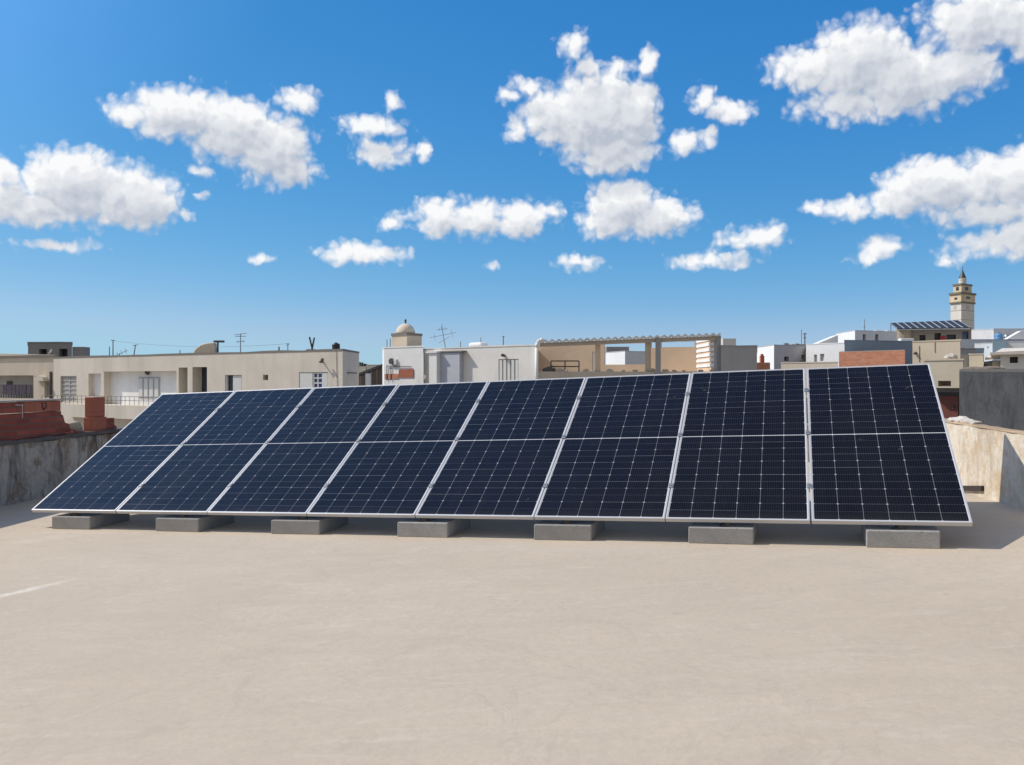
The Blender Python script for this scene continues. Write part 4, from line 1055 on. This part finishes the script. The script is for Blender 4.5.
# posts
pbox('post', tan, 595.8, 600.5, -.32, -.1, z_par+.003, zroof(3)-.345)
pbox('post', stucco('post_plaster', (.58,.47,.34), .2), 645.8, 651, -.32, -.1, z_par+.003, zroof(5.6)-.345)
pbox('post', cement, 656, 660.8, -.02, .14, z_par-.4, zroof(6.2)-.10)
pbox('end_pillar', cement, 716.5, 721, -.4, .1, STREET, z_roofR-.15)
q = MB(); u = .05; tz = z_roofL-.02
pts = [pf.p3(u,.14,z_par-1.2), pf.p3(u,.14,tz-.35), pf.p3(u+.04,.14,tz-.12), pf.p3(u+.16,.14,tz-.0), pf.p3(u+.32,.14,tz+.02)]
q.path(pts, .085, 10); q.build('pole', white2, r, smooth=True)
# white slats on the right side wall
q = MB(); zs0 = sf_.uz(708,368)[1]; zs1 = zroof(pf.L)-.10
for k in range(6):
    z = zs0+(zs1-zs0)*(k+.22)/6; q.fbox(sf_, .02, sf_.L-.02, .003, .045, z, z+(zs1-zs0)/6*.55)
q.build('slat_screen', white2, r)
MB().fbox(sf_, 0, sf_.L, -.12, 0, floor_z, zs1).build('side_wall', tan, r)
# metal bed frame and junk leaning in the pergola
root = empty('metal_frame', pf.p3(pf.uz(565,365,.7)[0], -.7, z_par), 'dark rectangular metal frame leaning inside the pergola\'s left bay', 'frame')
q = MB(); u0, u1 = pf.uz(551,365,.7)[0], pf.uz(579,365,.7)[0]; za, zb_ = z_par-.02, pf.uz(565,361,.7)[1]
for A_, B_ in (((u0,za),(u0,zb_)),((u1,za),(u1,zb_)),((u0,zb_),(u1,zb_)),((u0,(za+zb_)/2),(u1,(za+zb_)/2)),((u0+(u1-u0)*.5,za),(u0+(u1-u0)*.5,zb_))):
    q.tube(pf.p3(A_[0],-.7,A_[1]), pf.p3(B_[0],-.7,B_[1]), .028,.028,6)
q.tube(pf.p3(u0,-.7,za), pf.p3(u0,-.7,floor_z), .028,.028,6); q.tube(pf.p3(u1,-.7,za), pf.p3(u1,-.7,floor_z), .028,.028,6)
q.build('bars', metal_dark, root)
q = MB(); 
for k, (px, s) in enumerate(((546,.16),(549.5,.22),(552.5,.15))):
    q.rock(pf.p3(pf.uz(px,374,.1)[0], -.1, z_par+s*.45), (s*1.2,s*.6,s*.8), 90+k)
tag(q.build('scrap_heap', metal_dark, None, pf.p3(1,-.1,z_par)), 'dark scrap heap on the pergola parapet beside the white pole', 'scrap')

# white house seen through the pergola
th = B('white_house', 'white house seen through the pergola\'s wide opening', 'house', 625, 70, 652, 71, 351.5, stucco('white_shade_bluish', (.50,.51,.53), .2), depth=7, at='l', left=(606, 73), lip=.02, slab=.05, wallmat_left=white2)  # front tinted blue grey to imitate its shade side
cc_ = th.on_roof(617, 4.5)
q = MB(); q.box(cc_.x-1.0, cc_.x+.9, cc_.y-1, cc_.y+1, th.top-.004, Z(347.2, cc_.y)); q.build('stair_head', blockgrey, th.root)

# ---- grey houses right of the pergola
g1 = B('grey_house', 'plain grey rendered house right beside the pergola', 'house', 720.9, 40.6, 757, 40.6, 346.8, stucco('mid_grey_render', (.36,.35,.35), .25), depth=8, lip=.02, slab=.07, roofmat=cement)
q = MB(); q.box(*[x for x in ((723-512)/F*44, (736-512)/F*44)], 44, 46, g1.top-.003, Z(338.5, 44)); q.build('stair_head', offwhite, g1.root)
wb = B('white_house', 'white cube house with shaded grey front and one square window, right of the plain grey house', 'house', 774, 60, 806, 62, 345.2, stucco('white_shade_side', (.42,.41,.42), .2), depth=8, at='l', left=(756.5, 64), lip=.02, slab=.05, wallmat_left=white2,  # shade of the front painted as grey, sunlit side as white
       holes=[(784.2, 789, 356.5, 361, .3), (801.5, 805, 355, 359, .3)])
wb.pane(0, dark, 'window'); wb.pane(1, tan, 'window')
c = Vector(P(763.5, 50)); r = empty('brick_chimney', (c.x, c.y, STREET), 'orange brick stack with a narrow chimney in front of the white cube house', 'chimney')
q = MB(); s = 6.6/F*50; q.box(c.x-s, c.x+s, c.y, c.y+1.5, STREET, Z(362.5, 50)); q.build('brick_base', brick_far, r)
q = MB(); s = 1.7/F*50; q.box(c.x-s*.9, c.x+s*1.1, c.y+.2, c.y+.5, Z(362.5,50)+.002, Z(355.5, 50)); q.box(c.x-s*.5, c.x+s*.6, c.y+.22, c.y+.45, Z(355.5,50)+.002, Z(353.8,50)); q.build('chimney', brick_smooth, r)
w3 = B('white_house', 'bright white low house with two small windows below the slit windowed house', 'house', 806, 60.6, 844.5, 58.4, 344.8, white2, depth=6, at='l', lip=.02, slab=.05,
       holes=[(813.8, 817, 354.5, 362, .15), (820, 824.2, 353.8, 361, .15)])
w3.pane(0, shutter2, 'window'); w3.pane(1, shutter2, 'window')
lwall = B('garden_wall', 'low cream wall just above the second panel from the right end', 'wall', 781, 47.2, 838, 45, 362.6, stucco('cream_render', (.60,.53,.44), .2), depth=.4, lip=.02, slab=.05)
q = MB(); rnd = random.Random(12)
for k in range(7):
    p = wb.on_roof(786+k*3.6, 1.5+.1*k); s = rnd.uniform(.10,.2); q.box(p.x-s, p.x+s, p.y-s, p.y+s, p.z-.003, p.z+rnd.uniform(.12,.28))
tag(q.build('roof_clutter', blockgrey, None, wb.on_roof(797,2)), 'row of grey lumps on the roof of the white cube house', 'roof clutter')
mast(wb.on_roof(801.5,3), 329.5, 'thin mast, the left one of a pair left of the slit windowed house', .03)
mast(wb.on_roof(804.8,3), 333, 'thick dark mast, the right one of a pair left of the slit windowed house', .06, ((.95,.14,0),(.7,.1,.2)))
st = empty('outdoor_stair', (*P(828, 66), STREET), 'white stepped stair wall rising to the slit windowed house', 'stair')
sf = Fr(P(818.5, 66), P(838, 66)); q = MB()
q.prism([sf.p3(0,0,STREET), sf.p3(sf.L,0,STREET), sf.p3(sf.L,0,sf.uz(838,335)[1]), sf.p3(0,0,sf.uz(819,343)[1])], Vector((0,1.2,0))); q.build('stair_wall', white, st)
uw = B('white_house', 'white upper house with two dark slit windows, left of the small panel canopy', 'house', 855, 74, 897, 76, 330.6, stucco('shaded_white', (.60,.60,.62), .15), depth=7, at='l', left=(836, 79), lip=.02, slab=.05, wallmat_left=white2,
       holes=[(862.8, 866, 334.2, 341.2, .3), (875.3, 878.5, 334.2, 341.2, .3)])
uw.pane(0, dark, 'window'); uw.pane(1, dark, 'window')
mast(uw.on_roof(864.5,1.5), 319.5, 'thin pole with a white foot on the slit windowed house', .035, ((.4,.1,0),))
q = MB()
for k, px in enumerate((872, 878, 884, 889)):
    p = uw.on_roof(px, 2); q.box(p.x-.3, p.x+.3, p.y-.3, p.y+.3, p.z-.003, p.z+.12+.08*(k%2))
tag(q.build('roof_clutter', white, None, uw.on_roof(880,2)), 'low white curbs on the roof of the slit windowed house', 'roof clutter')
# blue grey parapet band and brick house
bb = B('brick_house', 'orange brick house with a blue grey parapet behind the rightmost panel', 'house', 839, 48.6, 905, 46, 350.2, brick_far, depth=3, lip=-.02, slab=.03, roofmat=cement)
bg_ = B('blue_grey_house', 'long blue grey wall just above the orange brick house', 'house', 844.5, 51, 913, 52, 341.5, bluegrey, depth=6, lip=.02, slab=.04)
p = bg_.on_roof(907, .5)
q = MB(); q.box(p.x-.45, p.x+.35, p.y-.2, p.y+.2, p.z-.003, p.z+.16); tag(q.build('white_box', white2, None, p, bevel=.03), 'small white box on the right end of the blue grey wall', 'box')
# ---- canopy of small panels in front of the minaret
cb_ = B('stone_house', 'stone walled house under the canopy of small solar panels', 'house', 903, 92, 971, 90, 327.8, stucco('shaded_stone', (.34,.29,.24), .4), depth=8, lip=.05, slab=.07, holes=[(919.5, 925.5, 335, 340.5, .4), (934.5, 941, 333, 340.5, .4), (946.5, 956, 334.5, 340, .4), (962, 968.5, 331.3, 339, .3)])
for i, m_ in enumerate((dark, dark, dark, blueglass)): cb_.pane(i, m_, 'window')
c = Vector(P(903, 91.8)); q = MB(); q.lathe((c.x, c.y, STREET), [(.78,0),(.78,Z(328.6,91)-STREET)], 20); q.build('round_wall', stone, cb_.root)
q = MB(); p = cb_.fr.p3(cb_.fr.uz(943,338)[0], .25, cb_.fr.uz(943,339.2)[1])
u0 = cb_.fr.uz(940,338)[0]; u1 = cb_.fr.uz(945.8,338)[0]
q.fbox(cb_.fr, u0, u1, .004, .03, cb_.fr.uz(943,340)[1], cb_.fr.uz(943,336)[1]); tag(q.build('red_cloth', red, None, p), 'red cloth hung on the wall below the canopy of small panels', 'cloth')
# ten panels: top edge back, bottom edge front
tl = Vector((*P(889.5, 96), Z(322.9, 96))); tr = Vector((*P(958.5, 95), Z(320.2, 95)))
bl = Vector((*P(897, 91), Z(328.6, 91))); br_ = Vector((*P(970, 89), Z(327.3, 89)))
ordn = ['leftmost','second','third','fourth','fifth','sixth','seventh','eighth','ninth','rightmost']
sm_cells = plain('far_cells', (.016,.019,.022), .55, 0, .2)
for k in range(10):
    f0, f1 = (k+.06)/10, (k+.94)/10
    a, b_, c_, d_ = bl.lerp(br_, f0), bl.lerp(br_, f1), tl.lerp(tr, f1), tl.lerp(tr, f0)
    nn = (b_-a).cross(d_-a).normalized()
    r = empty('small_solar_panel', a, ('%s small solar panel of the canopy beside the minaret' if k in (0,9) else '%s small solar panel from the left in the canopy beside the minaret') % ordn[k], 'solar panel', 'small solar panels on the canopy')
    q = MB(); q.prism([a, b_, c_, d_], -nn*.06); q.build('cell_glass', sm_cells, r)
    q = MB(); w_ = .035
    for s, t in ((a, d_), (b_, c_)):
        e = (b_-a).normalized()*w_*.5; q.prism([s-e, s+e, t+e, t-e], nn*.03)
    q.build('frame', alu, r)
r = empty('awning_frame', (tl+br_)/2-Vector((0,0,1.0)), 'steel frame holding up the small solar panels over the stone house', 'steel frame')
q = MB()
for f_ in (.02, .33, .66, .98):
    a = bl.lerp(br_, f_)-Vector((0,0,.10)); d_ = tl.lerp(tr, f_)-Vector((0,0,.10)); q.tube(a, d_, .05, .05, 6)
    q.tube(d_, (d_.x, d_.y, cb_.z1-.2), .05,.05,6)
q.tube(bl-Vector((0,0,.14)), br_-Vector((0,0,.14)), .06,.06,6); q.build('bars', metal_grey, r)

# ---- minaret
MD = 150.
ct = Vector(P(961.2, MD)); le = Vector(P(950.6, MD+2.2)); re = Vector(P(974.3, MD+2.6))
e1 = (re-ct); e2 = (le-ct); cen = ct+e1*.5+e2*.5
r = empty('minaret', (cen.x, cen.y, STREET), 'tall square limewashed minaret with dark cornices and pointed cap at right', 'minaret')
def tier(q, s, y0, y1, D=MD+2.2):
    z0, z1 = (Z(y0, D) if y0 is not None else STREET), Z(y1, D)
    pts = [cen+e1*(a*s*.5)+e2*(b_*s*.5) for a, b_ in ((-1,-1),(1,-1),(1,1),(-1,1))]
    q.hexa([(p.x,p.y,z0) for p in pts]+[(p.x,p.y,z1) for p in pts])
shaft = MB(); tier(shaft, 1.0, None, 304); shaft.build('shaft', minw, r)
q = MB(); tier(q, 1.012, 311.5, 310.6); tier(q, 1.012, 320.5, 320.0); q.build('string_course', plain('pale_band', (.40,.37,.31), .8), r)
q = MB(); tier(q, 1.12, 303.98, 302.6); q.build('cornice', minc, r)
q = MB(); tier(q, 1.07, 302.58, 295.1); up1 = q.build('upper_stage', minb, r)
q = MB(); tier(q, 1.18, 295.08, 293.2); q.build('cornice', minc, r)
q = MB(); tier(q, .78, 293.18, 286.0); q.build('upper_stage', minb, r)
q = MB(); tier(q, .86, 285.98, 284.3); q.build('cornice', minc, r)
Dm = MD+2.2
q = MB(); q.lathe((cen.x, cen.y, Z(284.28,Dm)), [(.62,0),(.62,.75),(.68,.78),(.68,.88),(.5,.95),(.5,1.1)], 16); q.build('lantern', minw, r)
q = MB(); q.lathe((cen.x, cen.y, Z(284.28,Dm)+1.102), [(.60,0),(.44,.45),(.24,.95),(.06,1.45),(.05,1.6)], 16); cap = q.build('pointed_cap', slate, r)
q = MB(); zc = Z(284.28,Dm)+2.70; q.tube((cen.x,cen.y,zc-.01),(cen.x,cen.y,zc+.55),.035,.025,6); q.lathe((cen.x,cen.y,zc+.08),[(.03,0),(.11,.08),(.03,.17)],8); q.build('finial', metal_dark, cap)
# small openings on both visible faces of each stage
fl = Fr(cen+e2*.5*1.0-e1*.5*1.0, ct) if False else None
def opening(s, face, f0, f1, y0, y1, mat=dark, parent=r):
    a = cen+(-e1*s*.5 - e2*s*.5); bL = cen+(-e1*s*.5+e2*s*.5); bR = cen+(e1*s*.5-e2*s*.5)
    fr = Fr(bL, a) if face == 'l' else Fr(a, bR)
    MB().fbox(fr, fr.L*f0, fr.L*f1, -.05, .03, Z(y1,Dm), Z(y0,Dm)).build('window', mat, parent)
opening(1.07,'l',.42,.66,298.3,300.3); opening(1.07,'r',.36,.62,297.2,299.3)
opening(.78,'l',.35,.68,287.6,291); opening(.78,'r',.35,.66,287.4,290.8)
opening(1.0,'l',.30,.55,306.2,309.6,shutter2); opening(1.0,'r',.36,.6,306.2,309.6,shutter2)

# ---- right cluster
w5 = B('white_house', 'bright white house with flat roof directly right below the minaret', 'house', 971.5, 85, 993.5, 83.6, 329.3, white2, depth=4, lip=.02, slab=.05)
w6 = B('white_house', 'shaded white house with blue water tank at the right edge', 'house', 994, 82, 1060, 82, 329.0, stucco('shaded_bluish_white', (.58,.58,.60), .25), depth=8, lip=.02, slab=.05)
p = Vector(P(998.6, 79)); r = empty('water_tank', (p.x, p.y, Z(341,79)), 'blue plastic water tank in front of the shaded white house', 'tank')
# terrace holding tank and stair
tr_ = B('terrace_house', 'pale grey terrace carrying the blue water tank and white stair', 'house', 960, 77, 1060, 77, 339.8, stucco('pale_grey_blue', (.48,.49,.52), .3), depth=4.5, lip=.02, slab=.05)
r.location.z = tr_.top-.002
q = MB(); q.lathe((p.x,p.y,r.location.z), [(.30,0),(.34,.05),(.34,.30),(.31,.33),(.34,.36),(.34,.5),(.25,.6),(.1,.64)], 16); q.build('tank_body', tankblue, r, smooth=True)
q = MB(); q.lathe((p.x,p.y,r.location.z+.638), [(.12,0),(.12,.06)], 12); q.build('lid', tankblue, r)
p2 = Vector(P(1006.5, 79)); r = empty('water_tank', (p2.x, p2.y, tr_.top-.002), 'small dull grey tank right of the blue water tank', 'tank')
q = MB(); q.lathe((p2.x,p2.y,tr_.top-.002), [(.18,0),(.2,.04),(.2,.45),(.1,.55)], 14); q.build('tank_body', metal_grey, r, smooth=True)
q = MB(); q.lathe((p2.x,p2.y,tr_.top+.549), [(.07,0),(.07,.05)], 10); q.build('lid', metal_grey, r)
q = MB(); sfr = Fr(P(1006, 77.6), P(1028, 77.6)); q.prism([sfr.p3(0,0,tr_.top-.002), sfr.p3(sfr.L,0,tr_.top-.002), sfr.p3(sfr.L,0,sfr.uz(1026,330)[1]), sfr.p3(sfr.uz(1021,331)[0],0,sfr.uz(1021,331)[1])], Vector((0,.6,0)))
tag(q.build('outdoor_stair', white2, None, sfr.p3(1,0,tr_.top)), 'white triangular stair wall at the right edge above the light blue box', 'stair')
w7 = B('white_house', 'small white cube between the cream block and the light blue box', 'house', 974.5, 71, 992.5, 70.1, 343.2, white2, depth=4, lip=.02, slab=.04, holes=[(987.2, 988.6, 346.5, 348.4, .1)])
w7.pane(0, shutter2, 'window')
w8 = B('light_blue_house', 'light blue cube house at the right edge below the blue tank', 'house', 992.8, 69, 1006.5, 69, 340.6, lightblue, depth=4, lip=.02, slab=.04)
w9 = B('white_house', 'plain white wall right of the light blue cube house', 'house', 1006.8, 71, 1060, 69.5, 341.2, white, depth=4, lip=.02, slab=.04)
w10 = B('blue_grey_house', 'small blue grey box house in front of the small white cube', 'house', 975, 62, 984, 62, 348.6, stucco('pale_blue_box', (.30,.40,.47), .15), depth=3, lip=.02, slab=.04)
w11 = B('grey_house', 'low dark grey roofed wall left of the small blue grey box', 'house', 960.5, 60, 975, 60, 349.2, cement, depth=4, lip=.02, slab=.06, roofmat=roof_edge)
# cream blocks
q1 = B('cream_house', 'broad cream block house above the right end of the large panel row', 'house', 912.5, 41.4, 960.3, 40, 340.8, stucco('cream_block', (.60,.51,.39), .3), depth=8, lip=.02, slab=.06)
q1.slab('seam', roof_edge, 934.6, 935.2, 342, 352.5, .003, .02)
q = MB(); u, z = q1.fr.uz(915.8, 353.2); q.rock(q1.fr.p3(u,.07,z), (.11,.07,.08), 2); q.tube(q1.fr.p3(u,0,z), q1.fr.p3(u,.1,z), .03,.03,6); q.build('wall_lamp', metal_dark, q1.root)
q = MB(); u = q1.fr.uz(919.5,352)[0]; q.tube(q1.fr.p3(u,.012,q1.fr.uz(919,362)[1]), q1.fr.p3(u,.012,q1.fr.uz(919,346)[1]), .012,.012,6); q.build('pipe', metal_dark, q1.root)
q2_ = B('cream_house', 'small cream house overhanging a dark red door, right of the large panels', 'house', 925, 24.6, 963, 24, 360.3, stucco('cream_block_near', (.60,.52,.40), .35), depth=5, base=Z(388, 24), lip=.02, slab=.05,
        holes=[(938, 951, 380.8, 386.2, .3)])
q2_.pane(0, plain('brown_shutter', (.13,.09,.07), .7), 'vent', bars=(1,2), barmat=plain('tan_slat', (.40,.32,.24), .7))
MB().fbox(q2_.fr, -.0, q2_.fr.L-.02, -4.8, -.35, STREET, Z(388,24)-.127).build('lower_wall', stucco('shadow_grey_render', (.085,.08,.077), .4), q2_.root)  # shade under the overhang put into this dark colour
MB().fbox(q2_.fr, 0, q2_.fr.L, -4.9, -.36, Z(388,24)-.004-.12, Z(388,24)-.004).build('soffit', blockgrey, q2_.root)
u0 = q2_.fr.uz(940, 400, .35)[0]; u1 = q2_.fr.uz(958.3, 400, .35)[0]
q = MB(); q.fbox(q2_.fr, u0, u1, -.347, -.29, Z(430,24.3), q2_.fr.uz(950,396,.35)[1]); dr = q.build('door', redpaint, q2_.root)
q = MB(); q.fbox(q2_.fr, u0+(u1-u0)*.72, u0+(u1-u0)*.78, -.288, -.25, q2_.fr.uz(950,409,.3)[1], q2_.fr.uz(950,405,.3)[1]); q.build('handle', metal_dark, dr)
q = MB(); q.rock(Vector((*P(950.5, 25), q2_.top+.07)), (.17,.16,.12), 71, ); q.rock(Vector((*P(946.8, 25), q2_.top+.04)), (.12,.12,.08), 72); q.rock(Vector((*P(954.2, 25), q2_.top+.05)), (.09,.12,.13), 73)
tag(q.build('plaster_lump', rubble_m, None, (*P(950.5,25), q2_.top)), 'white lump of plaster on the roof of the small cream house', 'rubble')
q3 = B('cream_house', 'small sunlit cream wall right of the cream block houses', 'house', 969, 36.35, 983.3, 36, 354.6, stucco('cream_small', (.60,.52,.38), .2), depth=3, lip=.02, slab=.05)
q4 = B('grey_house', 'narrow grey rendered house between the cream houses', 'house', 960.6, 38, 969, 38, 355.5, cement, depth=5, lip=.01, slab=.05)
# shed with sloping canopy at far right
sh = B('white_shed', 'white roof shed with dark window and beige canopy at the right edge', 'shed', 1000.5, 34, 1052, 33.3, 354.8, stucco('shed_white', (.74,.70,.63), .3), depth=4, at='l', lip=.35, slab=.12, roofmat=beige2,
       holes=[(1009.8, 1018.2, 356.8, 363, .3)], lholes=[])
sh.pane(0, dark, 'window')
q = MB(); cf = Fr(P(984, 37), P(1060, 36)); za = Z(357.8, 37); zb2 = Z(350.5, 40)
q.hexa([cf.p3(0,.3,za-.1), cf.p3(cf.L,.3,za+.12), cf.p3(cf.L,-3.5,zb2), cf.p3(1.2,-3.5,zb2), cf.p3(0,.3,za), cf.p3(cf.L,.3,za+.22), cf.p3(cf.L,-3.5,zb2+.1), cf.p3(1.2,-3.5,zb2+.1)])
cp = empty('canopy', (*cf.at(0), STREET), 'sloping beige canopy roof behind the white shed at the right edge', 'canopy')
q.build('roof', beige2, cp)
MB().fbox(cf, .3, cf.L-.1, -3.3, .1, STREET, za-.12).build('wall', offwhite, cp)
# dark rendered neighbour wall
dw = B('grey_wall_house', 'dark grey rendered windowless neighbour house behind the right parapet', 'house', 959.3, 16.2, 1085, 17.4, 371.8, cement_dark, depth=6, lip=.0, slab=.05, roofmat=stucco('pale_edge', (.50,.47,.43), .3), at='l')
q = MB()
for k, (px, s) in enumerate(((970,.10),(976,.16),(983,.13),(990,.17),(997,.10))):
    p = dw.on_roof(px, .9); q.rock(p+Vector((0,0,s*.10)), (s*1.9,s,s*.42), 110+k)
tag(q.build('debris', stained_wall('brown_debris', (.22,.18,.14), (.12,.10,.08), (.3,.22,.16), .5, 0, 1), None, dw.on_roof(983,.9)), 'brown debris on top of the dark grey neighbour house', 'debris')

# ---- distant trees and houses peeping through the gap
def leafy(name, label, px, D, ytop, w, seed, col):
    c = Vector(P(px, D)); zt_ = Z(ytop, D); rnd = random.Random(seed)
    r = empty(name, (c.x, c.y, STREET), label, 'tree')
    q = MB(); q.tube((c.x,c.y,STREET-.01),(c.x,c.y,zt_-1.2),.28,.14,8)
    for k in range(4):
        a = k*1.6; q.tube((c.x,c.y,zt_-3.2),(c.x+math.cos(a)*w*.3,c.y+math.sin(a)*w*.3,zt_-1.0),.12,.05,6)
    q.build('trunk', plain('bark', (.12,.09,.07), .9), r)
    q = MB()
    for k in range(900):
        while True:
            v = Vector((rnd.uniform(-1,1),rnd.uniform(-1,1),rnd.uniform(-1,1)))
            if v.length < 1: break
        p = Vector((c.x+v.x*w*.5, c.y+v.y*w*.5, zt_-1.5+v.z*1.5+.25*math.sin(v.x*5+seed)))
        a = Vector((rnd.uniform(-1,1),rnd.uniform(-1,1),rnd.uniform(-1,1))).normalized()*.22; b_ = a.orthogonal().normalized()*.13
        q.quad(p-a, p+b_, p+a, p-b_)
    q.build('crown', plain(col[0], col[1], .8, 0, .4, .8), r)
leafy('tree', 'bushy dark green tree far off in the gap between the beige and white houses', 365, 120, 363.2, 3.6, 3, ('far_leaves', (.055,.075,.045)))
fh = B('far_house', 'tiny pale house far off in the gap beside the dark shed roof', 'house', 366.5, 110, 384, 110, 365.5, offwhite, depth=5, lip=.05, slab=.1, holes=[(371,373,369,371.5,.2)])
fh.pane(0, dark, 'window')
fh2 = B('far_house', 'pale house far off behind the dark shed and the beige house', 'house', 345, 112, 366, 112, 367, beige2, depth=5, lip=.05, slab=.1, holes=[(350,352.5,371,374,.2)])
fh2.pane(0, dark, 'window')
